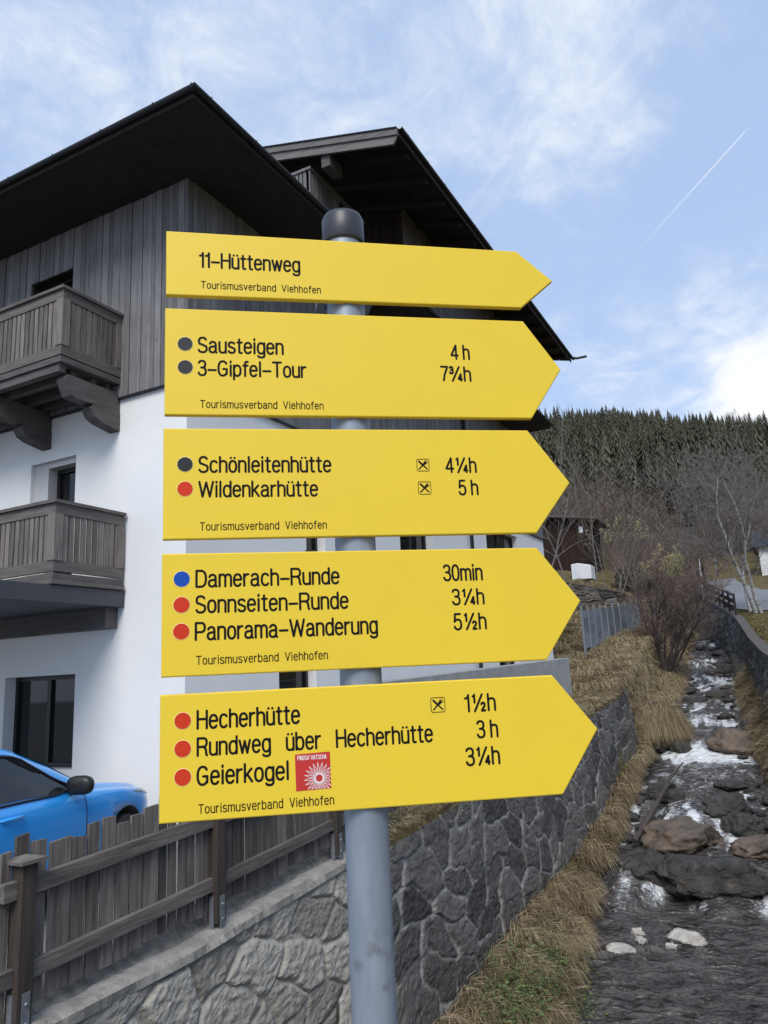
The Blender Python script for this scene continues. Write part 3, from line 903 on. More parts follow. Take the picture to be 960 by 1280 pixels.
# fallen branch lying across the stones
def driftwood():
    a = on_water(794, 1062); b = on_water(858, 985)
    a[2] += .15; b[2] += .55
    mid = (a + b) / 2 + np.array([.05, 0, .12])
    mb = MB(); mb.tube([a, (a + mid) / 2 + np.array([.03, 0, .02]), mid, (mid + b) / 2 + np.array([-.05, 0, .0]), b], [.055, .05, .045, .035, .015], 8)
    mb.tube([mid, mid + np.array([.25, .5, .25])], [.02, .006], 6)
    mb.tube([(mid + b) / 2, (mid + b) / 2 + np.array([-.2, .3, .2])], [.018, .005], 6)
    o = mb.build('branch', m_drift); tag(o, 'dark fallen branch leaning over the stones at the left side of the stream', 'branch')


driftwood()

# ------------------------------------------------------------------ masonry walls
def voronoi_wall(ny, nz, y0, y1, pos, lab, cw, chh, material, name, seed, jitter=.33, relief=.06, mort=.05, wavy=0.0, parent_tag=None, normal=(1, 0, 0), plateau=.35, fine=1.0):
    rs = np.random.default_rng(seed)
    Yv = np.linspace(y0, y1, ny); T = np.linspace(0, 1, nz)
    Y, Tt = np.meshgrid(Yv, T, indexing='ij')
    P = pos(Y, Tt)
    U = Y + (fbm2(Y * 1.7, P[..., 2] * 1.7 + 20) - .5) * cw * .35
    Vv = P[..., 2] + wavy * np.sin(Y * 2.1 + 1.0) * .5 + (fbm2(Y * .9 + 3, P[..., 2] * .9) - .5) * wavy * 2.2 + (fbm2(Y * 4 + 3, P[..., 2] * 4) - .5) * chh * .25
    vmin, vmax = Vv.min() - chh, Vv.max() + chh
    S = []
    r = 0; v = vmin
    while v < vmax:
        u = y0 - cw + (r % 2) * cw * .5
        while u < y1 + cw:
            S.append((u + rs.normal() * cw * jitter * .5, v + rs.normal() * chh * jitter * .4)); u += cw * (.7 + .6 * rs.random())
        v += chh; r += 1
    S = np.array(S); rv = rs.random(len(S)); tilt = rs.normal(size=(len(S), 2)) * .12
    A = np.stack([U.ravel() / cw, Vv.ravel() / chh], 1); B = S / np.array([cw, chh])
    F1 = np.empty(len(A)); F2 = np.empty(len(A)); ID = np.empty(len(A), int)
    for s in range(0, len(A), 4000):
        d = np.abs(A[s:s + 4000, None, :] - B[None]) ; d = (d[..., 0] ** 2.0 + d[..., 1] ** 2.0) ** .5
        idx = np.argpartition(d, 1, axis=1)[:, :2]
        da = np.take_along_axis(d, idx, 1); o = np.argsort(da, 1)
        idx = np.take_along_axis(idx, o, 1); da = np.take_along_axis(da, o, 1)
        F1[s:s + 4000] = da[:, 0]; F2[s:s + 4000] = da[:, 1]; ID[s:s + 4000] = idx[:, 0]
    e = (F2 - F1)
    em = e + (fbm2(A[:, 0] * 6, A[:, 1] * 6) - .5) * .10
    m_ = 1 - np.clip((em - mort * .5) / (mort * 1.0), 0, 1)
    loc = A - B[ID]
    h = np.clip(em / plateau, 0, 1) ** .6 * relief + (loc * tilt[ID]).sum(1) * relief * 3 + (rv[ID] - .5) * relief * .5
    rg_ = np.abs(fbm2(A[:, 0] * 4.5 + 8 + ID * 3.7, A[:, 1] * 4.5 + ID * 1.3) - .5) * 2
    h = h * (1 - m_) + (fbm2(A[:, 0] * 5 + 8, A[:, 1] * 5) - .5) * relief * .7 * fine - rg_ * relief * .8 * fine * (1 - m_) + (fbm2(A[:, 0] * 14 + 8, A[:, 1] * 14) - .5) * relief * .45 * fine
    V = P.reshape(-1, 3) + np.outer(h, np.array(normal))
    return np_mesh(name, V, [grid_faces(ny, nz)], material, {'rnd': rv[ID], 'mortar': m_}, smooth=False)


def wall_box(name, ys, face_x, back, zt, zb, material):
    """solid core behind the masonry skin"""
    mb = MB()
    for i in range(len(ys) - 1):
        a, b = ys[i], ys[i + 1]
        vs = []
        for y in (a, b):
            vs += [(face_x(y) - back, y, zb(y)), (face_x(y) - .02, y, zb(y)), (face_x(y) - .02, y, zt(y)), (face_x(y) - back, y, zt(y))]
        mb.add(vs, [(0, 1, 2, 3), (7, 6, 5, 4), (0, 4, 5, 1), (1, 5, 6, 2), (2, 6, 7, 3), (3, 7, 4, 0)])
    return mb


def pos_dark(Y, T):
    zt = f_zl(Y) - .02; zb = f_zf(Y) - .5
    Z = zb + (zt - zb) * T
    X = -4.0 + .22 * (1 - T) + (fbm2(Y * .5, Y * 0 + 4) - .5) * .12
    return np.stack([X, Y, Z], 2)


w1 = thing('stone_wall', 'dark grey mortared stone wall above the stream, right of the pole', 'stone wall', (-4, 14, -3))
o = voronoi_wall(560, 110, 6.8, 21.2, pos_dark, None, .74, .38, m_wall_dark, 'masonry_face', 3, relief=.034, mort=.055, wavy=.30, plateau=.2); attach(o, w1)
mb = wall_box('core', list(np.linspace(7.15, 21.2, 12)), lambda y: -4.05, .3, lambda y: float(f_zl(y)) - .06, lambda y: float(f_zf(y)) - .5, m_wall_dark)
mb.build('wall_core', m_wall_dark, w1)


cope_z = lambda y: I(y, [-3, 3, 4.4, 6.4, 7.3], [-1.83, -1.82, -1.81, -1.70, -1.66])


def pos_light(Y, T):
    zt = cope_z(Y) - .07; zb = -4.1
    Z = zb + (zt - zb) * T
    X = -4.0 + .14 * (1 - T) + Y * 0
    return np.stack([X, Y, Z], 2)


w2 = thing('bank_wall', 'light brown grey rubble stone wall with concrete coping below the timber fence', 'stone wall', (-4, 4, -3))
o = voronoi_wall(520, 170, -1.0, 7.17, pos_light, None, .46, .33, m_wall_light, 'masonry_face', 8, jitter=.95, relief=.033, mort=.05, wavy=.06, plateau=.17, fine=.85); attach(o, w2)
wall_box('core', list(np.linspace(-1, 7.15, 8)), lambda y: -4.05, .3, lambda y: float(cope_z(y)) - .09, lambda y: -4.1, m_wall_light).build('wall_core', m_wall_light, w2)
# coping: rough cast strip
yy = np.linspace(-1, 7.2, 240); prof = [(-4.15, -.10), (-4.15, -.008), (-4.08, 0.0), (-3.985, -.004), (-3.955, -.03), (-3.95, -.085), (-4.03, -.10)]
V = []
for y in yy:
    for k, (x, z) in enumerate(prof):
        e = (n2d(np.array(y * 6.0 + k * 9), np.array(k * 3.0)) - .5) * .03 + (n2d(np.array(y * 22.0 + k * 9), np.array(k * 3.0 + 5)) - .5) * .018
        V.append((x + float(e) * (k > 2), y, float(cope_z(y)) + z + float(e) * .5))
np_mesh('coping', np.array(V), [grid_faces(len(yy), len(prof))], m_cope, parent=w2)


V = []; yyd = np.linspace(-1, 7.6, 200); pr = [(-4.10, -.012), (-4.16, .03), (-4.24, .075), (-4.36, .085), (-4.50, .05), (-4.68, -.10), (-4.80, -.3)]
for y in yyd:
    for k, (x, z) in enumerate(pr):
        e = float(n2d(np.array(y * 9.0 + k * 7), np.array(k * 2.3)) - .5) * .035 + float(n2d(np.array(y * 27.0 + k * 7), np.array(k * 5.3)) - .5) * .02
        V.append((x + e * .5, y, float(cope_z(y)) + z + e * (k > 0)))
m_dirt = mat('sandy dirt', (0.20, 0.18, 0.155), (0.105, 0.095, 0.083), rough=0.95, scale=14, bump=0.9, bscale=45, spots=((0.32, 0.30, 0.27), 40, 0.62, 0.8), bdist=0.02)
struct(np_mesh('dirt_strip', np.array(V), [grid_faces(len(yyd), len(pr))], m_dirt))


def pos_right(Y, T):
    xs_t = f_xrt(Y); zt = f_zrt(Y)
    zb = f_zw(Y) + .1
    Z = zb + (zt - zb) * T
    X = xs_t - .06 - .18 * (1 - T)
    return np.stack([X, Y, Z], 2)


w3 = thing('retaining_wall', 'dark stone retaining wall along the right bank below the railing', 'stone wall', (0, 25, -1))
o = voronoi_wall(420, 60, 14, 62, pos_right, None, .7, .34, m_wall_dark, 'masonry_face', 12, relief=.07, mort=.03, wavy=.1, normal=(-1, 0, 0)); attach(o, w3)
mbc = MB()
ysr = list(np.linspace(14, 62, 40))
for a, b in zip(ysr[:-1], ysr[1:]):
    vs = []
    for y in (a, b):
        xt = float(f_xrt(y)); z = float(f_zrt(y))
        vs += [(xt - .16, y, z - .04), (xt + .18, y, z - .04), (xt + .18, y, z + .07), (xt - .16, y, z + .07)]
    mbc.add(vs, [(0, 4, 5, 1), (1, 5, 6, 2), (2, 6, 7, 3), (3, 7, 4, 0)] + ([(0, 1, 2, 3)] if a == ysr[0] else []))
mbc.build('coping', m_wall_rough, w3)


def pos_rub(Y, T):
    X = np.interp(Y, [0, 1], [-16.5, -8.2]); Yw = np.interp(Y, [0, .6, 1], [44.3, 44.2, 46.0])
    zb = np.interp(Y, [0, 1], [2.7, 2.5]); zt = np.interp(Y, [0, .5, 1], [5.25, 5.0, 3.9])
    return np.stack([X, Yw + .35 * T, zb + (zt - zb) * T], 2)


w4 = thing('rubble_wall', 'rough rubble retaining wall on the slope below the dark hut', 'stone wall', (-12, 44.5, 3))


def pos_rub2(Y, T):
    return pos_rub((Y - 0) / 8.3, T)


o = voronoi_wall(240, 70, 0, 8.3, pos_rub2, None, .7, .42, m_wall_rough, 'masonry_face', 19, jitter=1.0, relief=.16, mort=.04, wavy=.1, normal=(0, -1, 0)); attach(o, w4)


# ------------------------------------------------------------------ signpost
POLE = np.array([-.4945, .866]) * 1.39


def E_(x0, y0, x1, y1, a0, a1, n=14, p=2.35):
    cx, cy, rx, ry = (x0 + x1) / 2, (y0 + y1) / 2, (x1 - x0) / 2, (y1 - y0) / 2
    pts = []
    for i in range(n + 1):
        a = rad(a0 + (a1 - a0) * i / n); c, s = math.cos(a), math.sin(a)
        pts.append((cx + rx * math.copysign(abs(c) ** (2 / p), c), cy + ry * math.copysign(abs(s) ** (2 / p), s)))
    return pts


XH = .73
DOTS2 = lambda cx, y: [[(cx - .11, y), (cx - .11, y + .015)], [(cx + .11, y), (cx + .11, y + .015)]]
ARCH = lambda x0, x1: [(x0, XH - .22)] + E_(x0, XH - .46, x1, XH, 165, 0) + [(x1, 0)]
O_ = lambda x0=0, x1=.40, y0=0, y1=XH: E_(x0, y0, x1, y1, 90, 450, 26)
GL = {
    '1': (.20, [[(0, .80), (.10, .82), (.17, .90), (.185, 1), (.185, 0)]]),
    '2': (.42, [E_(0, .48, .40, 1, 165, -25, 16) + [(.02, .03), (.02, 0), (.42, 0)]]),
    '3': (.42, [E_(.01, .53, .40, 1, 160, -80, 14) + [(.16, .53)], [(.16, .53)] + E_(0, 0, .43, .53, 80, -165, 16)]),
    '4': (.44, [[(.33, 0), (.33, 1), (.0, .30), (.0, .25), (.45, .25)]]),
    '5': (.42, [[(.38, 1), (.07, 1), (.03, .50)] + E_(0, 0, .42, .64, 140, -160, 20)]),
    '7': (.40, [[(0, 1), (.40, 1), (.40, .93), (.22, .45), (.14, 0)]]),
    '0': (.42, [E_(0, 0, .42, 1, 90, 450, 28)]),
    '–': (.44, [[(0, .37), (.44, .37)]]),
    'H': (.50, [[(0, 0), (0, 1)], [(.5, 0), (.5, 1)], [(0, .53), (.5, .53)]]),
    'T': (.50, [[(0, 1), (.50, 1)], [(.25, 1), (.25, 0)]]),
    'S': (.48, [E_(.02, .50, .45, 1, 25, 250, 16)[:-2] + [(.16, .55), (.33, .46)] + E_(0, 0, .48, .50, 50, -160, 18)[1:]]),
    'G': (.54, [E_(0, 0, .52, 1, 38, 325, 26) + [(.50, .12), (.50, .46), (.29, .46)]]),
    'V': (.50, [[(0, 1), (.25, 0), (.5, 1)]]),
    'W': (.80, [[(0, 1), (.19, 0), (.40, .95), (.61, 0), (.80, 1)]]),
    'D': (.52, [[(0, 0), (0, 1), (.22, 1)] + E_(-.06, 0, .52, 1, 90, -90, 18) + [(0, 0)]]),
    'R': (.52, [[(0, 0), (0, 1), (.30, 1)] + E_(.10, .50, .50, 1, 90, -90, 12) + [(0, .50)], [(.30, .50), (.42, .42), (.46, .30), (.48, .05), (.52, 0)]]),
    'P': (.50, [[(0, 0), (0, 1), (.30, 1)] + E_(.08, .45, .50, 1, 90, -90, 12) + [(0, .45)]]),
    'I': (.06, [[(.03, 0), (.03, 1)]]),
    'N': (.46, [[(0, 0), (0, 1), (.46, 0), (.46, 1)]]),
    'Z': (.42, [[(0, 1), (.42, 1), (0, 0), (.42, 0)]]),
    'A': (.46, [[(0, 0), (.23, 1), (.46, 0)], [(.08, .32), (.38, .32)]]),
    'C': (.48, [E_(0, 0, .48, 1, 40, 320, 24)]),
    "'": (.06, [[(.03, .8), (.03, 1)]]),
    'a': (.42, [E_(.02, XH - .46, .37, XH, 158, 0, 12) + [(.37, .08), (.385, .02), (.42, 0)], [(.37, .44), (.20, .40)] + E_(0, 0, .36, .40, 100, 290, 14) + [(.30, .05), (.37, .16)]]),
    'b': (.40, [[(0, 0), (0, 1)], O_()]),
    'c': (.38, [E_(0, 0, .40, XH, 42, 318, 22)]),
    'd': (.40, [[(.40, 0), (.40, 1)], O_()]),
    'e': (.40, [[(.01, .39), (.39, .39)] + E_(0, 0, .40, XH, 6, 320, 26)]),
    'f': (.26, [[(.28, 1), (.20, 1.0), (.13, .95), (.11, .85), (.11, 0)], [(0, XH), (.27, XH)]]),
    'g': (.40, [O_(), [(.40, XH), (.40, -.06)] + E_(.01, -.27, .40, .06, -20, -160, 12)]),
    'h': (.38, [[(0, 0), (0, 1)], ARCH(0, .38)]),
    'i': (.06, [[(.03, 0), (.03, XH)], [(.03, .93), (.03, 1)]]),
    'k': (.38, [[(0, 0), (0, 1)], [(.35, XH), (0, .28)], [(.13, .41), (.38, 0)]]),
    'l': (.06, [[(.03, 0), (.03, 1)]]),
    'm': (.64, [[(0, 0), (0, XH)], ARCH(0, .32), ARCH(.32, .64)]),
    'n': (.38, [[(0, 0), (0, XH)], ARCH(0, .38)]),
    'o': (.40, [O_()]),
    'p': (.40, [[(0, -.25), (0, XH)], O_()]),
    'r': (.24, [[(0, 0), (0, XH)], [(0, XH - .24), (.05, XH - .10), (.14, XH - .02), (.24, XH - .01)]]),
    's': (.36, [E_(.01, .38, .35, XH, 25, 250, 14)[:-1] + [(.13, .41), (.25, .34)] + E_(0, 0, .37, .37, 45, -160, 14)[1:]]),
    't': (.26, [[(.11, .95), (.11, .10), (.14, .02), (.20, 0), (.26, .01)], [(0, XH), (.26, XH)]]),
    'u': (.38, [[(0, XH)] + E_(0, 0, .38, .46, 180, 345, 12) + [(.38, .22)], [(.38, XH), (.38, 0)]]),
    'v': (.38, [[(0, XH), (.19, 0), (.38, XH)]]),
    'w': (.58, [[(0, XH), (.15, 0), (.29, XH * .95), (.43, 0), (.58, XH)]]),
    ' ': (.10, []),
}
GL['ü'] = (.38, GL['u'][1] + DOTS2(.19, .93))
GL['ö'] = (.40, GL['o'][1] + DOTS2(.20, .93))


def small(ch, dx, dy, k):
    return [[(x * k + dx, y * k + dy) for x, y in st] for st in GL[ch][1]]


for frac, a, b in (('¾', '3', '4'), ('¼', '1', '4'), ('½', '1', '2')):
    GL[frac] = (.80, small(a, .0 + (.08 if a == '1' else 0), .52, .48) + [[(.16, -.02), (.62, 1.0)]] + small(b, .56, 0, .48))


def split_sharp(pts):
    out = []; cur = [pts[0]]
    for i in range(1, len(pts)):
        cur.append(pts[i])
        if i < len(pts) - 1:
            a = (pts[i] - pts[i - 1]).normalized(); b = (pts[i + 1] - pts[i]).normalized()
            if a.dot(b) < .45: out.append(cur); cur = [pts[i]]
    out.append(cur)
    return out


def stroke_mesh(mb, strokes, T, half, z):
    """flat ribbons with round ends; T maps (u,v) -> sign plane (u,v)"""
    runs = []
    for st in strokes:
        pts = [Vector(T(p)) for p in st]
        pts = [p for i, p in enumerate(pts) if i == 0 or (p - pts[i - 1]).length > 1e-6]
        if len(pts) >= 2: runs += split_sharp(pts)
    for pts in runs:
        z += 2e-6
        L_, R_ = [], []
        for i, p in enumerate(pts):
            d0 = (pts[i] - pts[i - 1]).normalized() if i > 0 else (pts[1] - pts[0]).normalized()
            d1 = (pts[i + 1] - pts[i]).normalized() if i < len(pts) - 1 else d0
            n0 = Vector((-d0.y, d0.x)); n1 = Vector((-d1.y, d1.x)); n = n0 + n1
            if n.length < .3: n = n0
            n.normalize(); c = max(n.dot(n0), .6)
            L_.append(p + n * half / c); R_.append(p - n * half / c)
        vs = [(q.x, q.y, z) for q in L_] + [(q.x, q.y, z) for q in R_]; k = len(pts)
        mb.add(vs, [(i, i + k, i + 1 + k, i + 1) for i in range(k - 1)])
        for e, dr in ((pts[0], pts[0] - pts[1]), (pts[-1], pts[-1] - pts[-2])):
            a0 = math.atan2(dr.y, dr.x); nn = 6
            mb.add([(e.x, e.y, z)] + [(e.x + math.cos(a0 - math.pi / 2 + math.pi * i / nn) * half, e.y + math.sin(a0 - math.pi / 2 + math.pi * i / nn) * half, z) for i in range(nn + 1)],
                   [(0, i + 1, i + 2) for i in range(nn)])
    return z


def text_width(txt, gap):
    w = 0
    for i, ch in enumerate(txt):
        w += GL[ch][0] + (gap if i < len(txt) - 1 else 0)
    return w


def lay_text(mb, txt, u0, u1, v, cap, weight=.068, gap=.17, z=0.0, only=None):
    k = (u1 - u0) / text_width(txt, gap)
    x = 0
    for i, ch in enumerate(txt):
        w, st = GL[ch]
        if only and not only[0] <= i < only[1]: st = []
        z = stroke_mesh(mb, st, lambda p, x=x: (u0 + (p[0] + x) * k, v + p[1] * cap), cap * weight, z)
        x += w + gap
    return z


SIGNS = [
    (51.75, (.830, .829, .766, .703, .699), (.350, .423), [("11–Hüttenweg", -.2799, -.0941, .7585, .029), ("Tourismusverband  Viehhofen", -.2773, -.0548, .7153, .0136)], [], [],
     'top board, reading 11–Hüttenweg, narrower than the rest'),
    (52.25, (.674, .673, .571, .468, .467), (.350, .420), [("Sausteigen", -.2816, -.1287, .5885, .0285), ("3–Gipfel–Tour", -.2814, -.0871, .5435, .028), ("Tourismusverband  Viehhofen", -.278, -.0564, .4814, .0136),
                                                          ("4 h", .1971, .2319, .588, .0280), ("7¾h", .1741, .2315, .543, .0280)], [(-.3055, .6037, 'k'), (-.305, .5585, 'k')], [],
     'second board, reading Sausteigen and 3–Gipfel–Tour with two black dots'),
    (52.75, (.443, .443, .338, .241, .241), (.338, .414), [("Schönleitenhütte", -.2794, -.0461, .3618, .0277), ("Wildenkarhütte", -.2793, -.0716, .3169, .027), ("Tourismusverband  Viehhofen", -.2776, -.0572, .2566, .0134),
                                                          ("4¼h", .1717, .2283, .3597, .0272), ("5 h", .1935, .2286, .3164, .0268)], [(-.304, .3759, 'k'), (-.3037, .3312, 'r')],
     [(.1148, .3864, .139, .3606), (.115, .3428, .1399, .3163)], 'third board, reading Schönleitenhütte and Wildenkarhütte with black and red dots'),
    (51.0, (.215, .215, .113, .007, .008), (.338, .416), [("Damerach–Runde", -.2844, -.0399, .1569, .0274), ("Sonnseiten–Runde", -.2846, -.0255, .1132, .0274), ("Panorama–Wanderung", -.2852, .0248, .0677, .0278),
                                                         ("Tourismusverband  Viehhofen", -.2839, -.0642, .0269, .0134), ("30min", .1534, .2253, .1574, .0274), ("3¼h", .167, .2252, .1132, .0268), ("5½h", .167, .2259, .0684, .0274)],
     [(-.3088, .1708, 'b'), (-.3088, .127, 'r'), (-.3089, .0824, 'r')], [], 'fourth board, reading Damerach–Runde, with one blue and two red dots'),
    (54.5, (-.020, -.020, -.117, -.223, -.223), (.340, .415), [("Hecherhütte", -.2802, -.1123, -.0774, .0282), ("Rundweg   über   Hecherhütte", -.28, .1147, -.1205, .0272), ("Geierkogel", -.2799, -.1325, -.1666, .028),
                                                              ("Tourismusverband  Viehhofen", -.2782, -.0583, -.211, .0136), ("1½h", .1773, .2301, -.0743, .0275), ("3 h", .1954, .2308, -.1192, .0272), ("3¼h", .1728, .2304, -.164, .0277)],
     [(-.3045, -.0635, 'r'), (-.3042, -.1083, 'r'), (-.3038, -.1531, 'r')], [(.1154, -.0467, .1411, -.0743)], 'bottom board, reading Hecherhütte, Rundweg über Hecherhütte and Geierkogel, with red sticker'),
]


def build_signpost():
    T0 = thing('signpost', 'grey steel post carrying five yellow arrow-shaped hiking boards that point right', 'signpost', (POLE[0], POLE[1], -1.75))
    px, py = POLE
    mb = MB()
    R = .0375
    mb.lathe([(R, -1.75), (R, -1.2), (R, -.6), (R, 0), (R, .5), (R, .90)], (px, py, 0), 48)
    mb.build('pole', m_galv, T0)
    mb = MB()
    Rc = .0425
    mb.lathe([(R - .002, .845), (Rc - .002, .845), (Rc, .848), (Rc, .898), (Rc - .004, .907), (Rc - .014, .912), (0.0001, .9135)], (px, py, 0), 48)
    mb.build('pole_cap', m_cap, T0)
    mb = MB(); mb.lathe([(.09, -1.75), (.09, -1.735), (R + .002, -1.735)], (px, py, 0), 32); mb.build('base_plate', m_galv, T0)
    for yaw, vs, (ub, ut), texts, dots, syms, lab in SIGNS:
        th = rad(yaw)
        M_ = Matrix.Translation((px, py, 0)) @ Matrix(((math.sin(th), 0, math.cos(th), 0), (math.cos(th), 0, -math.sin(th), 0), (0, 1, 0, 0), (0, 0, 0, 1)))
        # local: u along the board, v up, w towards the walker (board front at w=.045)
        W0 = .045
        mb = MB()
        zt0, zt1, ztip, zb1, zb0 = vs
        poly = [(-.342, zt0), (ub, zt1), (ut, ztip), (ub, zb1), (-.341, zb0)]
        # sheet with folded rounded rim: front face, small roll, back
        c = Vector((sum(p[0] for p in poly) / 5, sum(p[1] for p in poly) / 5))

        def inset(d):
            out = []
            n = len(poly)
            for i in range(n):
                a, b, e = Vector(poly[i - 1]), Vector(poly[i]), Vector(poly[(i + 1) % n])
                n1 = Vector(((b - a).y, -(b - a).x)).normalized(); n2 = Vector(((e - b).y, -(e - b).x)).normalized()
                m_ = (n1 + n2).normalized(); k = d / max(m_.dot(n1), .3)
                out.append(b + m_ * k)
            return out
        rings = [(.0025, W0 - .0035), (.0025, W0 - .0030), (0.0, W0 - .004), (0.0, W0 - .012), (.003, W0 - .012)]
        r0 = inset(.0022); rr = [[(q.x, q.y, W0) for q in r0]]
        for d, w_ in ((.0009, W0 - .0006), (0.0002, W0 - .002), (0.0, W0 - .004), (0.0, W0 - .011), (.004, W0 - .0125)):
            rr.append([(q.x, q.y, w_) for q in inset(d)])
        n = 5
        verts = [p for ring in rr for p in ring]
        faces = [tuple(range(n))]
        for k in range(len(rr) - 1):
            for i in range(n):
                j = (i + 1) % n
                faces.append((k * n + i, (k + 1) * n + i, (k + 1) * n + j, k * n + j))
        mb.add(verts, faces)
        mb.mi = 1
        mb.add([p for p in rr[-1]], [tuple(reversed(range(n)))])
        for p in range(len(mb.v)): mb.v[p] = tuple(M_ @ Vector(mb.v[p]))
        board = mb.build('arrow_board', [m_yellow, m_alu], T0)
        board['label'] = lab

        def emit(mb2, name, mats, lbl=None):
            mb2.v = [tuple(M_ @ Vector((p[0], p[1], p[2] + W0))) for p in mb2.v]
            o = mb2.build(name, mats, board, fixn=False)
            if lbl: o['label'] = lbl
            return o
        for t in texts:
            sm = t[4] < .02
            spans = [(0, len(t[0]))]
            if '   ' in t[0]:
                spans = []; k0 = 0
                for wd in t[0].split('   '): spans.append((k0, k0 + len(wd))); k0 += len(wd) + 3
            for sp in spans:
                mbt = MB()
                lay_text(mbt, t[0], t[1], t[2], t[3], t[4], weight=.071 if not sm else .062, gap=.17 if not sm else .2, z=.0004, only=sp)
                emit(mbt, 'lettering', m_black, 'lettering ' + ' '.join(t[0][sp[0]:sp[1]].split()))
        for (u, v, cc) in dots:
            mbd = MB(); r = .0134; nn = 36
            ring = lambda q, z: [(u + q * math.cos(2 * math.pi * i / nn), v + q * math.sin(2 * math.pi * i / nn), z) for i in range(nn)]
            mbd.add(ring(r, .0006), [tuple(range(nn))])
            mbd.mi = 1
            mbd.add(ring(r + .0009, .0003) + ring(r - .0002, .00061), [(i, (i + 1) % nn, (i + 1) % nn + nn, i + nn) for i in range(nn)])
            emit(mbd, 'route_dot', [{'k': m_dotk, 'r': m_dotr, 'b': m_dotb}[cc], m_dotrim], {'k': 'black dot', 'r': 'red dot', 'b': 'blue dot'}[cc])
        for (a0, b0, a1, b1) in syms:
            mbs = MB(); cx, cy = (a0 + a1) / 2, (b0 + b1) / 2; h = abs(a1 - a0) / 2
            h2 = h - .0006; rc = .0028
            path = []
            for (sx, sy, s0) in ((1, 1, 0), (-1, 1, 90), (-1, -1, 180), (1, -1, 270)):
                for i in range(5):
                    a = rad(s0 + 90 * i / 4); path.append((cx + sx * (h2 - rc) + rc * math.cos(a), cy + sy * (h2 - rc) + rc * math.sin(a)))
            path.append(path[0])
            z = stroke_mesh(mbs, [path], lambda p: p, .00055, .0005)
            k = h * .62
            # knife from lower left to upper right, fork the other way
            z = stroke_mesh(mbs, [[(cx - k, cy - k), (cx + k * .2, cy + k * .2)]], lambda p: p, .0012, z)
            z = stroke_mesh(mbs, [[(cx + k, cy - k), (cx - k * .2, cy + k * .2)]], lambda p: p, .0012, z)
            z = stroke_mesh(mbs, [[(cx - k * .1, cy + k * .1), (cx - k * .95, cy + k * .95)]], lambda p: p, .0018, z)
            z = stroke_mesh(mbs, [[(cx + k * .25, cy + k * .25), (cx + k * .62, cy + k * .62)]], lambda p: p, .0022, z)
            for d in (-.0018, 0, .0018):
                z = stroke_mesh(mbs, [[(cx + k * .55 + d, cy + k * .55 - d), (cx + k * 1.0 + d * .9, cy + k * 1.0 - d * .9)]], lambda p: p, .0005, z)
            emit(mbs, 'meal_symbol', m_black, 'crossed knife and fork in a square')
        if 'sticker' in lab:
            mbs = MB()
            q = [(-.1208, -.1285), (-.0622, -.1269), (-.0614, -.1858), (-.120, -.1872)]
            mbs.add([(u, v, .0004) for u, v in reversed(q)], [(0, 1, 2, 3)])
            mbs.mi = 1
            lay_text(mbs, "PINZGA' HATSCHA", -.1165, -.0685, -.1378, .0066, weight=.075, gap=.2, z=.0006)
            cx, cy = -.0812, -.1685
            nn = 40
            ra, rb = .0058, .0082
            ring = lambda r_, z_: [(cx + r_ * math.cos(2 * math.pi * i / nn), cy + r_ * math.sin(2 * math.pi * i / nn), z_) for i in range(nn)]
            mbs.add(ring(ra, .0007) + ring(rb, .0007), [(i, (i + 1) % nn, (i + 1) % nn + nn, i + nn) for i in range(nn)])

            def clip(p):
                return (min(max(p[0], -.1195), -.0622), max(p[1], -.1855), p[2])
            for i in range(20):
                a = 2 * math.pi * (i + .25) / 20
                d = Vector((math.cos(a), math.sin(a))); nrm = Vector((-d.y, d.x))
                ln = .0250
                pts = [d * rb + nrm * .0005, d * (rb + (ln - rb) * .45) + nrm * .0017, d * ln, d * (rb + (ln - rb) * .45) - nrm * .0017, d * rb - nrm * .0005]
                pts = [p + Vector((cx, cy)) for p in pts]
                keep = [p for p in pts if -.1195 < p.x < -.0620 and p.y > -.1858]
                if len(keep) < 5:
                    pts = [Vector(clip((p.x, p.y, 0))[:2]) for p in pts]
                stroke_mesh(mbs, [[tuple(p) for p in pts]], lambda p: p, .00042, .0008 + i * 1e-6)
            emit(mbs, 'sticker', [m_stick, m_swhite], 'square red sticker with white sun drawing')
        # clamp behind the board
        mbk = MB()
        vm = (zt0 + zb0) / 2
        for dv in (-.03, .03):
            vs_ = []
            mbk.box((-.055, vm + dv - .009, W0 - .0135), (.055, vm + dv + .009, W0 - .0127))
            mbk.box((-.055, vm + dv - .009, W0 - .0135 - .085), (-.040, vm + dv + .009, W0 - .0140))
            mbk.box((.040, vm + dv - .009, W0 - .0135 - .085), (.055, vm + dv + .009, W0 - .0140))
            mbk.box((-.0395, vm + dv - .009, -.052), (.0395, vm + dv + .009, -.0385))
        mbk.v = [tuple(M_ @ Vector(p)) for p in mbk.v]
        mbk.build('clamp', m_galv, board)


build_signpost()

# pavement the post and the viewer stand on (below the frame)
mb = MB(); mb.box((-3.9, -12, -2.2), (8, 1.75, -1.75))
o = mb.build('pavement', m_road); struct(o)


# ------------------------------------------------------------------ chalet
HX, HY = -6.56, 7.18            # right-hand facade plane x, front facade plane y
HXL, HYB = -24.0, 23.6
Z_CL = 3.95                      # bottom of the timber cladding
Z_EV = 6.88                      # soffit level
GROUND = -1.9
GY = 14.2                      # gable wall of the set-back upper storey


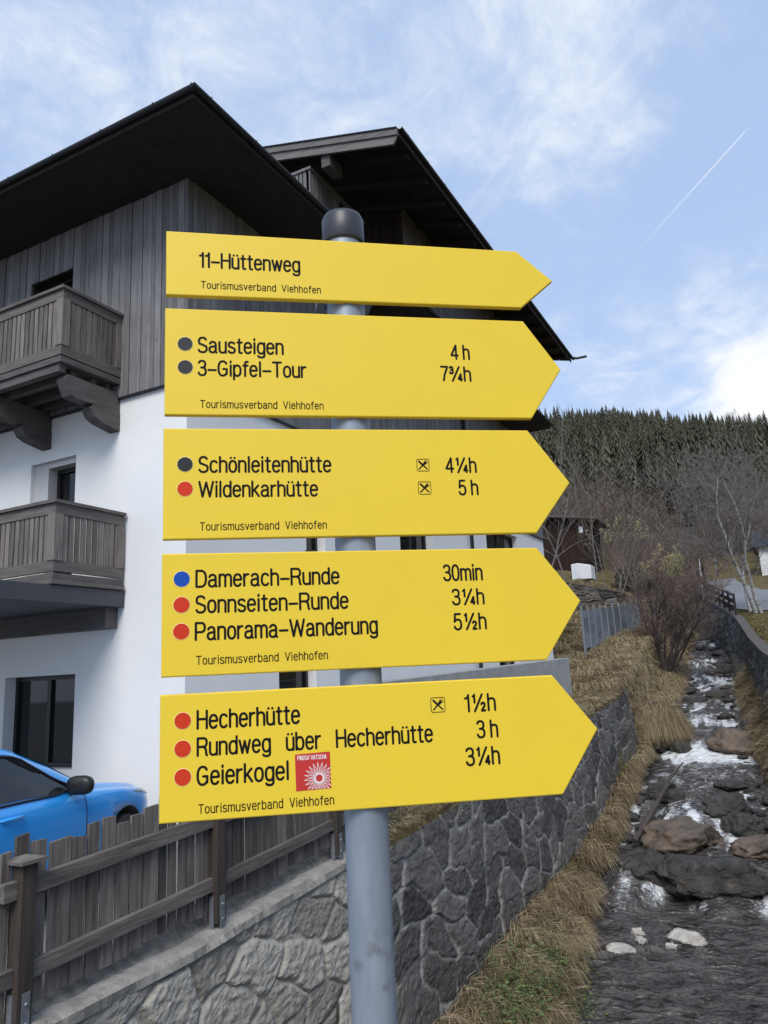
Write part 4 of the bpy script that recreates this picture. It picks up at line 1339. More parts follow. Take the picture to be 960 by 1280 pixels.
def holes_wall(mb, plane, val, u0, u1, z0, z1, holes, depth, inward):
    """wall sheet with openings; plane 'y' -> u is x, plane 'x' -> u is y; reveals go inward (+1/-1 along the plane axis)"""
    us = sorted({u0, u1, *[h[0] for h in holes], *[h[1] for h in holes]}); zs = sorted({z0, z1, *[h[2] for h in holes], *[h[3] for h in holes]})

    def P(u, z, d=0.0):
        return (u, val + inward * d, z) if plane == 'y' else (val + inward * d, u, z)
    for a, b in zip(us[:-1], us[1:]):
        for c, d in zip(zs[:-1], zs[1:]):
            m = ((a + b) / 2, (c + d) / 2)
            if any(h[0] < m[0] < h[1] and h[2] < m[1] < h[3] for h in holes): continue
            mb.add([P(a, c), P(b, c), P(b, d), P(a, d)], [(0, 1, 2, 3)])
    for h in holes:
        a, b, c, d = h[:4]
        q = [(a, c), (b, c), (b, d), (a, d)]
        for i in range(4):
            p, r = q[i], q[(i + 1) % 4]
            mb.add([P(*p), P(*r), P(*r, depth), P(*p, depth)], [(0, 1, 2, 3)])


def window(parent, plane, val, inward, a, b, c, d, depth, mull=0, fw=.06, name='window'):
    def B(mb, u0, u1, z0, z1, d0, d1):
        if plane == 'y': mb.box((u0, min(val + inward * d0, val + inward * d1), z0), (u1, max(val + inward * d0, val + inward * d1), z1))
        else: mb.box((min(val + inward * d0, val + inward * d1), u0, z0), (max(val + inward * d0, val + inward * d1), u1, z1))
    mb = MB()
    e = .003
    B(mb, a + e, b - e, c + e, c + fw, depth - .07, depth); B(mb, a + e, b - e, d - fw, d - e, depth - .07, depth)
    B(mb, a + e, a + fw, c + fw + .001, d - fw - .001, depth - .07, depth); B(mb, b - fw, b - e, c + fw + .001, d - fw - .001, depth - .07, depth)
    for i in range(mull):
        u = a + (b - a) * (i + 1) / (mull + 1); B(mb, u - fw * .6, u + fw * .6, c + fw + .001, d - fw - .001, depth - .07, depth)
    w = mb.build(name, m_frame, parent)
    mb = MB(); B(mb, a + fw + .002, b - fw - .002, c + fw + .002, d - fw - .002, depth - .03, depth - .02)
    mb.build('pane', m_glass, w)
    return w


H = thing('chalet', 'large white chalet with dark timber upper storeys and black overhanging roofs behind the signpost', 'house', (-12, 14, GROUND))

A_holes = [(-9.57, -8.62, 1.10, 3.24), (-9.90, -8.48, -1.05, .17), (-13.2, -12.2, 1.10, 3.24), (-14.4, -12.6, -1.05, .17)]
A_top = [(-9.72, -8.82, 4.05, 6.21), (-13.3, -12.3, 4.05, 6.21)]
B_holes = [(9.92, 10.48, 1.95, 3.15), (13.28, 14.85, 1.0, 3.2), (18.3, 20.9, 1.0, 3.62), (9.12, 10.1, -1.0, .5), (18.6, 20.2, -.6, .45)]
mb = MB()
holes_wall(mb, 'y', HY, HXL, HX, GROUND - .3, Z_CL, A_holes, .28, 1)
holes_wall(mb, 'x', HX, HY, HYB, GROUND - .3, Z_CL, B_holes, .28, -1)
mb.add([(HXL, HY, GROUND - .3), (HXL, HYB, GROUND - .3), (HXL, HYB, Z_CL), (HXL, HY, Z_CL)], [(0, 1, 2, 3)])
mb.add([(HXL, HYB, GROUND - .3), (HX, HYB, GROUND - .3), (HX, HYB, Z_CL), (HXL, HYB, Z_CL)], [(0, 1, 2, 3)])
wall_o = mb.build('plaster_wall', m_plaster, H, fixn=False)
# windows with near-black opaque panes fill the openings
window(H, 'y', HY, 1, -9.26, -8.62, 1.10, 3.15, .28, 0)
mb = MB(); mb.box((-9.568, HY + .06, 1.10), (-9.262, HY + .279, 3.238)); mb.box((-9.26, HY + .06, 3.152), (-8.622, HY + .279, 3.238)); mb.build('window_surround', m_plaster_grey, H)
window(H, 'y', HY, 1, -9.90, -8.48, -1.05, .17, .24, 1)
window(H, 'y', HY, 1, -13.2, -12.2, 1.10, 3.24, .28, 0); window(H, 'y', HY, 1, -14.4, -12.6, -1.05, .17, .24, 1)
for i, h in enumerate(B_holes): window(H, 'x', HX, -1, *h, .22, 1 if h[1] - h[0] > 1.2 else 0)
mb = MB(); mb.box((HX - .19, 12.02, .9), (HX - .02, 12.1, 1.0))


# timber cladding: vertical boards of uneven width
def cladding(u0, u1, z0, z1, plane, val, out, holes, seed, ztop=None):
    rs = random.Random(seed); mb = MB()
    u = u0
    while u < u1 - .01:
        w = min(rs.choice([.07, .085, .10, .12, .145]), u1 - u)
        segs = [(z0, z1 if ztop is None else ztop(u + w / 2))]
        for (a, b, c, d) in holes:
            if u + w > a + .01 and u < b - .01:
                segs = [s for g in segs for s in ((g[0], min(g[1], c)), (max(g[0], d), g[1])) if s[1] - s[0] > .02]
        mb.cur = rs.random(); t = rs.uniform(.022, .036)
        for (c, d) in segs:
            if plane == 'y': mb.box((u, val - t if out < 0 else val, c), (u + w - .008, val if out < 0 else val + t, d))
            else: mb.box((val, u, c), (val + t, u + w - .008, d))
        u += w
    return mb


mb = MB()
holes_wall(mb, 'y', HY, HXL, HX, Z_CL + .001, Z_EV + .1, A_top, .25, 1); holes_wall(mb, 'x', HX, HY, HYB, Z_CL + .001, Z_EV + .1, [], .2, -1); holes_wall(mb, 'x', HX, GY, HYB, Z_EV + .2, 10.3, [], .2, -1)
mb.add([(HXL, HY, Z_CL), (HXL, HYB, Z_CL), (HXL, HYB, Z_EV + .1), (HXL, HY, Z_EV + .1)], [(0, 1, 2, 3)])
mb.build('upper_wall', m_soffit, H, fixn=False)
cladding(HXL, HX + .04, Z_CL - .05, Z_EV, 'y', HY - .003, -1, A_top, 1).build('front_cladding', m_clad, H)
cladding(HY + .002, HYB, Z_CL - .05, Z_EV, 'x', HX + .003, 1, [], 2).build('side_cladding', m_clad, H)
for h in A_top: window(H, 'y', HY, 1, *h, .22, 0)
# drip flashing under the cladding
mb = MB(); mb.box((HXL, HY - .055, Z_CL - .075), (HX + .06, HY - .001, Z_CL - .052)); mb.box((HX + .001, HY - .001, Z_CL - .075), (HX + .06, HYB, Z_CL - .052)); mb.build('flashing', m_gutter, H)

# main hipped roof
EX, EY, EYB, EXL = -5.45, 6.05, 21.5, -25.2
mb = MB()
# soffit boards running along the eaves
rs = random.Random(5)
x = EXL
mb.cur = .5
mb.box((EXL, EY, Z_EV), (EX, EYB, Z_EV + .05))
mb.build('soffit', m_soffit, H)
mb = MB()
zt = Z_EV + .10
rise = 1.75
mb.add([(EXL, EY, zt), (EX, EY, zt), (EX, EYB, zt), (EXL, EYB, zt), (EXL + 7, EY + 7, zt + rise), (EX - 7, EY + 7, zt + rise), (EX - 7, EYB - 7, zt + rise), (EXL + 7, EYB - 7, zt + rise)],
       [(0, 1, 5, 4), (1, 2, 6, 5), (2, 3, 7, 6), (3, 0, 4, 7), (4, 5, 6, 7)])
mb.build('roof', m_gutter, H, fixn=False)
mb = MB()
f0, f1 = Z_EV - .012, Z_EV + .085
mb.box((EXL, EY - .03, f0), (EX + .03, EY - .001, f1)); mb.box((EX + .001, EY + .0, f0), (EX + .03, EYB + .03, f1)); mb.box((EXL, EYB + .001, f0), (EX + .0, EYB + .03, f1))
mb.build('fascia', m_soffit, H)


def gutter(p, q, r=.065, n=7, wall_dir=(0, 0, 1)):
    mb = MB(); p = Vector(p); q = Vector(q); d = (q - p).normalized(); s = d.cross(Vector((0, 0, 1))).normalized()
    outer = [(math.cos(math.pi + math.pi * i / n), math.sin(math.pi + math.pi * i / n)) for i in range(n + 1)]
    vs = []
    for e in (p, q):
        for k in (r, r - .006):
            for c, t in outer: vs.append(e + s * (c * k) + Vector((0, 0, t * k)))
    m = n + 1
    fs = []
    for i in range(n):
        fs += [(i, i + 1, 2 * m + i + 1, 2 * m + i), (m + i, 3 * m + i, 3 * m + i + 1, m + i + 1), (i, m + i, m + i + 1, i + 1), (2 * m + i, 2 * m + i + 1, 3 * m + i + 1, 3 * m + i)]
    fs += [(0, 2 * m, 3 * m, m), (n, m + n, 3 * m + n, 2 * m + n)]
    mb.add(vs, fs, False)
    L_ = (q - p).length
    for k in range(int(L_ / .9) + 1):
        c = p + d * min(.3 + k * .9, L_ - .05)
        mb.tube([c + s * (r + .004) + Vector((0, 0, .01)), c + s * (r * .7) - Vector((0, 0, r * .72)), c - Vector((0, 0, r + .004)), c - s * (r * .7) - Vector((0, 0, r * .72)), c - s * (r + .004) + Vector((0, 0, .01))], .008, 5)
    return mb


g = Z_EV + .085
gutter((EXL, EY - .078, g), (EX + .12, EY - .078, g), .045).build('gutter', m_gutter, H)
gutter((EX + .078, EY - .12, g), (EX + .078, EYB + .1, g), .045).build('gutter', m_gutter, H)

# upper cross-gabled roof: ridge along Y
UX, UY0, UY1, UZ = -5.34, 11.70, 24.76, 10.15
RX = -13.6
SL = .265
RZ = UZ + (UX - RX) * SL
UXL = RX - (UX - RX)
mb = MB()
th = .10
for (xa, xb, za, zb) in ((UX, RX, UZ, RZ), (RX, UXL, RZ, UZ)):
    for k in range(22):
        a = k / 22; b = (k + 1) / 22 - .0015
        x0_, x1_ = xa + (xb - xa) * a, xa + (xb - xa) * b; z0_, z1_ = za + (zb - za) * a, za + (zb - za) * b
        mb.cur = random.Random(k * 3 + int(xa * 10)).random()
        mb.add([(x0_, UY0 + .02, z0_), (x1_, UY0 + .02, z1_), (x1_, UY1, z1_), (x0_, UY1, z0_)], [(0, 1, 2, 3)])
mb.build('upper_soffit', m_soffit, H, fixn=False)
mb = MB()
mb.add([(UX, UY0, UZ + th), (RX, UY0, RZ + th), (RX, UY1, RZ + th), (UX, UY1, UZ + th), (UXL, UY0, UZ + th), (UXL, UY1, UZ + th)], [(0, 1, 2, 3), (1, 4, 5, 2)])
mb.build('upper_roof', m_gutter, H, fixn=False)
# verge boards at the gable: two lapped boards and a dark capping, both slopes
mb = MB(); mbc_ = MB()
for sgn in (1, -1):
    xe = UX if sgn > 0 else UXL
    def VB(z_lo, z_hi, y0, y1, m_, cut=0.0):
        m_.add([(xe - sgn * cut, y0, UZ + z_lo + cut * SL), (RX, y0, RZ + z_lo), (RX, y0, RZ + z_hi), (xe, y0, UZ + z_hi), (xe - sgn * cut, y1, UZ + z_lo + cut * SL), (RX, y1, RZ + z_lo), (RX, y1, RZ + z_hi), (xe, y1, UZ + z_hi)],
               [(0, 1, 2, 3), (7, 6, 5, 4), (0, 4, 5, 1), (1, 5, 6, 2), (2, 6, 7, 3), (3, 7, 4, 0)])
    mb.cur = .7; VB(-.20, -.02, UY0 - .05, UY0 + .0, mb, .12)
    mb.cur = .4; VB(-.02, .115, UY0 - .085, UY0 - .001, mb)
    VB(.118, .14, UY0 - .11, UY0 + .02, mbc_)
mb.build('verge_board', m_verge, H); mbc_.build('verge_capping', m_gutter, H)
mb = MB(); mb.box((UX + .001, UY0 - .08, UZ - .06), (UX + .03, UY1, UZ + .10)); mb.build('fascia', m_soffit, H)
gutter((UX + .078, UY0 - .11, UZ + .09), (UX + .078, UY1 + .12, UZ + .09), .045).build('gutter', m_gutter, H)
# rafters and purlins seen from below
mb = MB()
for k in range(14):
    y = UY0 + .55 + k * .92
    mb.beam((UX - .06, y, UZ - .075 + .06 * SL), (RX + .1, y, RZ - .075), .10, .13)
mb.build('rafters', m_soffit, H)
for px_ in (-7.03, -10.2):
    zz = UZ + (UX - px_) * SL - .32
    mb = MB(); mb.box((px_ - .1, UY0 + .02, zz - .13), (px_ + .1, UY0 + .5, zz + .13)); mb.build('purlin', m_balc_d, H)
# end rafter with a spout hook at the far corner
mb = MB(); mb.tube([(UX + .02, UY1 - .05, UZ + .10), (UX + .22, UY1 + .02, UZ + .05), (UX + .55, UY1 + .06, UZ + .06)], .045, 8); mb.build('water_spout', m_gutter, H)
# gable wall under it
mb = MB()
mb.add([(HX, GY, 7.0), (HX, GY, 10.55), (RX, GY, RZ - .06), (UXL + 1.26, GY, 10.55), (UXL + 1.26, GY, 7.0)], [(0, 1, 2, 3, 4)])
mb.build('gable_wall', m_soffit, H, fixn=False)
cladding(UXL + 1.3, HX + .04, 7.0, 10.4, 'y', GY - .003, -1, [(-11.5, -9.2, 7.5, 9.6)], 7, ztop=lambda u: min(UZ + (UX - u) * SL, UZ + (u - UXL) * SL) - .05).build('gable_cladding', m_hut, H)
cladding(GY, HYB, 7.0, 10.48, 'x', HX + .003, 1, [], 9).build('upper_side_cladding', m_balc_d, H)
window(H, 'y', GY, 1, -11.5, -9.2, 7.5, 9.6, .05, 1)

# balconies
def balcony(x0, x1, yf, zb, zt, label, slat=.066, gap=.024, wallbeam=True):
    """railing box on the front facade between x0 (left) and x1 (right), front at yf"""
    B = MB()
    B.box((x0, yf, zb - .10), (x1, HY - .04, zb - .02))
    root = B.build('balcony', m_balc_d, H); root['label'] = label
    m1 = MB()
    # handrail and bottom rail: front and return
    m1.cur = .35
    m1.box((x0, yf - .035, zt - .04), (x1 + .035, yf + .085, zt)); m1.box((x1 - .085, yf + .086, zt - .04), (x1 + .035, HY - .034, zt))
    m1.cur = .6
    m1.box((x0, yf, zt - .17), (x1, yf + .05, zt - .042)); m1.box((x1 - .05, yf + .051, zt - .17), (x1, HY - .034, zt - .042))
    m1.cur = .45
    m1.box((x0, yf, zb), (x1, yf + .05, zb + .13)); m1.box((x1 - .05, yf + .051, zb), (x1, HY - .034, zb + .13))
    m1.build('handrail', m_balc_h, root)
    bx = [((x1 - .11, yf - .012, zb + .131), (x1 + .012, yf + .11, zt - .171)), ((x1 - .09, HY - .13, zb + .131), (x1 + .008, HY - .036, zt - .171))]
    x = x1 - 2.4
    while x > x0: bx.append(((x - .05, yf - .008, zb + .131), (x + .05, yf + .09, zt - .171))); x -= 2.4
    for k, (a, b) in enumerate(bx):
        m2 = MB(); m2.cur = .8 - .15 * (k % 3); m2.box(a, b); m2.build('post', m_balc, root)
    m3 = MB(); rs = random.Random(int(zb * 100))
    x = x1 - .13
    while x > x0:
        m3.cur = rs.random(); m3.box((x - slat, yf + .012, zb + .131), (x, yf + .036, zt - .171)); x -= slat + gap
    y = yf + .135
    while y < HY - .15:
        m3.cur = rs.random() * .8; m3.box((x1 - .036, y, zb + .131), (x1 - .012, y + slat, zt - .171)); y += slat + gap
    m3.build('slats', m_balc, root)
    return root


b1 = balcony(-13.6, -7.74, 6.15, 4.19, 5.14, 'upper timber balcony on heavy carved brackets')
# floor edge board and cantilever brackets
mb = MB()
mb.box((-13.6, 6.18, 3.98), (-7.80, 6.28, 4.085))
for y in (6.42, 6.75, 7.0): mb.box((-13.6, y, 3.97), (-7.86, y + .08, 4.085))
mb.build('floor_joists', m_balc_d, b1)


def bracket(x):
    mb = MB()
    w = .17
    # upper cantilever and shorter lower one, ends cut at a slant
    up_ = [(HY, 3.68), (HY, 3.965), (6.30, 3.965), (6.26, 3.90), (6.36, 3.70), (6.42, 3.685)]
    lo = [(HY, 3.42), (HY, 3.676), (6.72, 3.676), (6.68, 3.62), (6.74, 3.52), (6.86, 3.47)]
    for poly, dx in ((up_, 0), (lo, .008)):
        mb.cur = .5 if dx == 0 else .3
        mb.prism([(x - w / 2 - dx, y, z) for y, z in poly], (w + 2 * dx, 0, 0))
    return mb


for x in (-7.86, -9.25, -10.8, -12.4): bracket(x).build('bracket', m_balc_d, b1)

b2 = balcony(-13.6, -7.60, 6.06, 1.36, 2.233, 'lower timber balcony standing on the anthracite canopy')
mb = MB(); mb.box((-13.6, 6.02, 1.205), (-7.57, HY - .036, 1.255)); mb.build('floor_board', m_balc_h, b2)
# flat canopy that reaches out over the parking place
mb = MB(); mb.box((-14.2, 4.3, .985), (-7.60, HY - .001, 1.20)); cano = mb.build('canopy', m_slab, H, bevel=.01)
mb = MB(); mb.box((-14.2, 6.98, .72), (-7.72, HY - .002, .983)); mb.box((-14.2, 4.45, .72), (-14.0, 4.65, .983)); mb.build('canopy_beam', m_balc_d, cano)

# small slatted balcony below the upper gable
mb = MB()
cx_, cy_, cz_ = -7.47, 11.8, 10.36
rs = random.Random(44)
u = 0
while u < 1.1:
    mb.cur = rs.random(); mb.box((cx_ - .03, cy_ + u, cz_ - 1.25), (cx_, cy_ + u + .07, cz_ - .06)); u += .1
u = .1
while u < 3.0:
    mb.cur = rs.random(); mb.box((cx_ - u - .07, cy_, cz_ - 1.25), (cx_ - u, cy_ + .03, cz_ - .06)); u += .1
mb.cur = .5
mb.box((cx_ - 3.0, cy_ - .03, cz_ - .06), (cx_ + .03, cy_ + .06, cz_)); mb.box((cx_ - .06, cy_ + .061, cz_ - .06), (cx_ + .03, GY - .036, cz_))
mb.box((cx_ - 3.0, cy_, cz_ - 1.4), (cx_, GY - .036, cz_ - 1.255))
o = mb.build('gable_balcony', m_clad, H)

# loggia rail and downpipe on the right-hand side
mb = MB(); mb.tube([(HX + .10, 17.0, GROUND), (HX + .10, 17.0, 6.7), (EX + .1, 17.0, 6.95)], .045, 10); mb.build('downpipe', m_gutter, H)
# house side base plinth columns
for h in B_holes:
    mb = MB(); mb.box((HX - .05, h[0] - .03, h[2] - .045), (HX + .035, h[1] + .03, h[2] - .003)); mb.build('sill', m_slab, H)

# concrete ramp wall beside the house
mb = MB()
ra = [(9.0, -.14), (19.4, .125)]
zb0_, zb1_ = -1.9, -1.3
vs = []
for (y, z), zb_ in zip(ra, (zb0_, zb1_)):
    vs += [(-5.25, y, zb_), (-5.0, y, zb_), (-5.0, y, z), (-5.25, y, z)]
mb.add(vs, [(0, 1, 2, 3), (7, 6, 5, 4), (0, 4, 5, 1), (1, 5, 6, 2), (2, 6, 7, 3), (3, 7, 4, 0)])
o = mb.build('ramp_wall', m_conc, None, bevel=.012); tag(o, 'smooth grey concrete ramp wall beside the white chalet, ending above the grass slope', 'concrete wall')

# ------------------------------------------------------------------ timber fence on the bank wall
def build_fence():
    FX = -4.135
    T0 = thing('picket_fence', 'weathered grey brown picket fence on the bank wall in front of the blue car', 'fence', (FX, 4.8, -1.85))
    rs = random.Random(17)
    gl = lambda y: I(y, [0, 3.2, 4.8, 6.5, 9], [-1.92, -1.86, -1.79, -1.69, -1.54])
    posts = [3.13, 4.79, 6.50]
    for i, y in enumerate(posts):
        top = [-.972, -.90, -.80][i]
        mb = MB(); mb.cur = .5
        mb.box((FX + .03, y - .05, gl(y) + .03), (FX + .13, y + .05, top))
        p = mb.build('post', m_post, T0, bevel=.006)
        mb = MB(); mb.cur = .9
        cxx, cyy = FX + .08, y
        mb.add([(cxx - .085, cyy - .085, top + .002), (cxx + .085, cyy - .085, top + .002), (cxx + .085, cyy + .085, top + .002), (cxx - .085, cyy + .085, top + .002),
                (cxx - .085, cyy - .085, top + .022), (cxx + .085, cyy - .085, top + .022), (cxx + .085, cyy + .085, top + .022), (cxx - .085, cyy + .085, top + .022), (cxx, cyy, top + .045)],
               [(0, 3, 2, 1), (0, 1, 5, 4), (1, 2, 6, 5), (2, 3, 7, 6), (3, 0, 4, 7), (4, 5, 8), (5, 6, 8), (6, 7, 8), (7, 4, 8)])
        mb.build('post_cap', m_fence_h, p)
        mb = MB()
        mb.box((FX + .131, y - .02, gl(y) - .12), (FX + .137, y + .03, gl(y) + .22)); mb.box((FX + .06, y - .058, gl(y) - .12), (FX + .1, y - .051, gl(y) + .22))
        for k in range(2): mb.lathe([(.011, 0), (.009, .006), (.0001, .007)], (FX + .137, y + .005, gl(y) + .06 + .1 * k), 10, 'x')
        mb.build('bracket', m_steel, p)
    for i, (a, b) in enumerate(((3.18, 4.74), (4.84, 6.45), (6.55, 8.0), (2.99, 3.08))):
        for zo in (.755, .305):
            mb = MB(); mb.cur = rs.random()
            mb.beam((FX + .075, a, gl(a) + zo), (FX + .075, b, gl(b) + zo), .045, .10 if zo > .5 else .095)
            mb.build('rail', m_fence_h, T0, bevel=.004)
    y = 3.0; n = 0
    while y < 7.9 and n < 98:
        w = rs.choice([.065, .085, .10, .125, .145])
        h = rs.uniform(.93, 1.03)
        mb = MB(); mb.cur = rs.random()
        z0 = gl(y) + rs.uniform(.09, .13); zt = gl(y) + h
        dz = rs.uniform(-.012, .012); lean = rs.uniform(-.008, .008); t = .022
        x1 = FX + .045 + rs.uniform(-.004, .004)
        mb.add([(x1 - t, y, z0), (x1, y, z0), (x1, y + w, z0), (x1 - t, y + w, z0), (x1 - t, y + lean, zt), (x1, y + lean, zt), (x1, y + w + lean, zt + dz), (x1 - t, y + w + lean, zt + dz)],
               [(0, 3, 2, 1), (4, 5, 6, 7), (0, 1, 5, 4), (1, 2, 6, 5), (2, 3, 7, 6), (3, 0, 4, 7)])
        mb.build('picket', m_fence, T0)
        y += w + rs.choice([.014, .020, .028, .036]); n += 1


build_fence()

# ------------------------------------------------------------------ blue car
def build_car():
    ang = rad(15)
    k_side = -4.249
    hw = .885
    hdir = np.array([-math.sin(ang), math.cos(ang)]); rdir = np.array([math.cos(ang), math.sin(ang)])
    o0 = hdir * 7.86 + rdir * (k_side - hw)
    zg = -1.87
    root = thing('car', 'bright blue hatchback with black door mirror parked behind the picket fence', 'car', (o0[0], o0[1], zg), 0)
    Mx = Matrix(((rdir[0], hdir[0], 0, o0[0]), (rdir[1], hdir[1], 0, o0[1]), (0, 0, 1, zg), (0, 0, 0, 1)))   # local: x right, y forward (nose at 0), z up
    s = np.array([0, .06, .18, .4, .8, 1.15, 1.38, 1.75, 2.2, 2.7, 3.2, 3.62, 3.85, 4.0, 4.08])
    zs = np.array([.62, .70, .755, .80, .865, .90, .915, .930, .945, .955, .97, .985, .97, .92, .78])
    zt = np.array([.66, .77, .83, .88, .94, .98, 1.02, 1.23, 1.425, 1.46, 1.445, 1.39, 1.20, 1.02, .82])
    wb = np.array([.52, .64, .745, .82, .868, .882, .885, .888, .89, .89, .888, .87, .84, .80, .72])
    wg = np.array([.40, .5, .58, .66, .72, .75, .765, .69, .615, .60, .595, .585, .60, .62, .58])
    zb = np.array([.30, .22, .20, .19, .18, .18, .18, .18, .18, .18, .18, .2, .24, .28, .34])

    ss = np.linspace(0, 4.08, 103)

    def sm(a):
        b = np.interp(ss, s, a)
        for _ in range(4):
            c = b.copy(); c[1:-1] = (b[:-2] + 2 * b[1:-1] + b[2:]) / 4; b = c
        return b
    ZS, ZT, WB, WG, ZB = map(sm, (zs, zt, wb, wg, zb))

    def ring(i):
        w, g_, a, b, c = WB[i], WG[i], ZB[i], ZS[i], ZT[i]
        cab = np.clip((c - b - .10) / .25, 0, 1)
        we = w * .972
        wf = we * (.955) * cab + (1 - cab) * we * .93
        zf = b + .035 * cab + (1 - cab) * (c - b) * .35
        pts = [(0, a), (w * .55, a), (w * .90, a + .01), (w * .975, a + .10), (w * .992, a + .25), (w * 1.0, (a + b) * .5 + .06), (w * .995, b - .10), (we, b - .02), (we * .985, b + .0), (wf, zf),
               (wf + (g_ - wf) * .33, zf + (c - .06 - zf) * .36), (wf + (g_ - wf) * .7, zf + (c - .06 - zf) * .73), (g_, c - .055 * cab - .02), (g_ * .93, c - .02 * cab - .008), (g_ * .7, c - .004), (g_ * .35, c), (0, c + .004)]
        return np.array(pts)
    R = np.array([ring(i) for i in range(len(ss))])   # n x 17 x 2
    nk = R.shape[1]

    def P(sv, kv, off=0.0, side=1):
        i = np.clip(sv / 4.08 * 102, 0, 101.999); i0 = int(i); fi = i - i0
        k0 = min(int(kv), nk - 2); fk = kv - k0
        q = (R[i0, k0] * (1 - fi) + R[i0 + 1, k0] * fi) * (1 - fk) + (R[i0, k0 + 1] * (1 - fi) + R[i0 + 1, k0 + 1] * fi) * fk
        t = R[i0, k0 + 1] - R[i0, k0]; nrm = np.array([t[1], -t[0]]); nrm = nrm / (np.linalg.norm(nrm) + 1e-9)
        q = q + nrm * off
        return Vector((side * q[0], -sv, q[1]))
    mb = MB()
    vs = []
    full = 2 * nk - 2
    for i in range(len(ss)):
        for k in range(nk): vs.append((R[i, k, 0], -ss[i], R[i, k, 1]))
        for k in range(nk - 2, 0, -1): vs.append((-R[i, k, 0], -ss[i], R[i, k, 1]))
    fs = []
    for i in range(len(ss) - 1):
        for k in range(full):
            k2 = (k + 1) % full
            fs.append((i * full + k, i * full + k2, (i + 1) * full + k2, (i + 1) * full + k))
    fs.append(tuple(reversed(range(full)))); fs.append(tuple((len(ss) - 1) * full + k for k in range(full)))
    mb.add(vs, fs, True)
    body = mb.build('body', m_paint)
    body.data.materials.append(m_trim)
    # wheel wells
    cut = MB()
    for sw in (.80, 3.36):
        cut.lathe([(.0001, -1.2), (.395, -1.2), (.395, 1.2), (.0001, 1.2)], (0, 0, 0), 40, 'x')
        n0 = len(cut.v) - 160
        cut.v = cut.v[:n0] + [(p[0], p[1] - sw, p[2] + .315) for p in cut.v[n0:]]
    cutter = cut.build('cutter', m_trim)
    md = body.modifiers.new('arch', 'BOOLEAN'); md.object = cutter; md.operation = 'DIFFERENCE'; md.solver = 'EXACT'
    dg = bpy.context.evaluated_depsgraph_get()
    me = bpy.data.meshes.new_from_object(body.evaluated_get(dg))
    body.modifiers.clear()
    if len(me.polygons) > 500: body.data = me
    bpy.data.objects.remove(cutter)
    fl = [True] * len(body.data.polygons); body.data.polygons.foreach_set('use_smooth', fl)
    body.data.materials.clear(); body.data.materials.append(m_paint); body.data.materials.append(m_trim)
    idx = []
    for p in body.data.polygons:
        c = p.center
        inside = any(abs(math.hypot(c.y + sw, c.z - .315) - .395) < .02 for sw in (.80, 3.36)) and abs(p.normal.x) < .5 and math.hypot(p.normal.y, p.normal.z) > .6
        low = c.z < .30
        idx.append(1 if (inside or low) else 0)
    body.data.polygons.foreach_set('material_index', idx)

    def place(o, par):
        o.data.transform(Mx); attach(o, par)
    place(body, root)

    def patch(name, quadfn, mats, par, ns=14, nk_=8, smooth=True):
        m_ = MB(); vs_ = [quadfn(a / ns, b / nk_) for a in range(ns + 1) for b in range(nk_ + 1)]
        m_.add(vs_, [(a * (nk_ + 1) + b, a * (nk_ + 1) + b + 1, (a + 1) * (nk_ + 1) + b + 1, (a + 1) * (nk_ + 1) + b) for a in range(ns) for b in range(nk_)], smooth)
        o = m_.build(name, mats); place(o, par); return o
    for sd_ in (1, -1):
        # front door and its glass
        door = patch('door', lambda a, b: P(1.50 + 1.12 * a, 3.4 + 4.9 * b, .004, sd_), m_paint, root, 16, 10)
        for s_edge in (1.495, 2.625):
            m_ = MB(); m_.tube([P(s_edge, 3.3 + 5.1 * t / 12, .002, sd_) for t in range(13)], .006, 5); o = m_.build('door_seam', m_trim); place(o, door)

        def wfn(a, b, s0=1.52, s1=2.58):
            sv = s0 + (s1 - s0) * a
            # the glass narrows to the front along the roof pillar
            top = 9.15 + 2.55 * min(1.0, max(.03, (sv - 1.50) / .62))
            return P(sv, 9.15 + (top - 9.15) * b, .006, sd_)
        gl_ = patch('window', wfn, m_cglass, door, 18, 6)
        patch('window', lambda a, b: P(2.66 + .72 * a, 9.15 + (2.55 - 1.0 * max(0, a - .55)) * b, .006, sd_), m_cglass, root, 12, 6)
        # black window surround
        m_ = MB()
        path = [P(1.46 + 1.98 * t / 30, 9.02, .008, sd_) for t in range(31)]; m_.tube(path, .010, 5)
        path = [P(1.46 + .64 * t / 12, 9.15 + 2.62 * t / 12, .008, sd_) for t in range(13)] + [P(2.1 + 1.2 * t / 14, 11.78, .008, sd_) for t in range(1, 15)]
        m_.tube(path, .014, 5)
        m_.tube([P(2.62, 9.0 + 2.8 * t / 8, .006, sd_) for t in range(9)], .022, 6)
        o = m_.build('window_trim', m_trim); place(o, root)
        # handle
        m_ = MB(); p0 = P(2.36, 6.45, .03, sd_); p1 = P(2.56, 6.5, .03, sd_)
        m_.tube([P(2.34, 6.45, .004, sd_), p0, (p0 + p1) / 2 + Vector((.006 * sd_, 0, 0)), p1, P(2.58, 6.5, .004, sd_)], [.012, .016, .017, .016, .012], 8)
        o = m_.build('door_handle', m_paint); place(o, door)
        # mirror
        m_ = MB(); c = P(1.70, 9.0, .12, sd_) + Vector((.03 * sd_, 0, -.02))
        n_, mm = 14, 10
        vv = []
        for i in range(mm + 1):
            a = math.pi * i / mm
            for j in range(n_):
                b = 2 * math.pi * j / n_
                sx_ = math.sin(a) * math.cos(b); sy_ = math.cos(a); sz_ = math.sin(a) * math.sin(b)
                q = lambda v_, p_: math.copysign(abs(v_) ** p_, v_)
                vv.append(c + Vector((.125 * q(sx_, .7), (.085 if sy_ > 0 else .05) * q(sy_, .8), .082 * q(sz_, .75))))
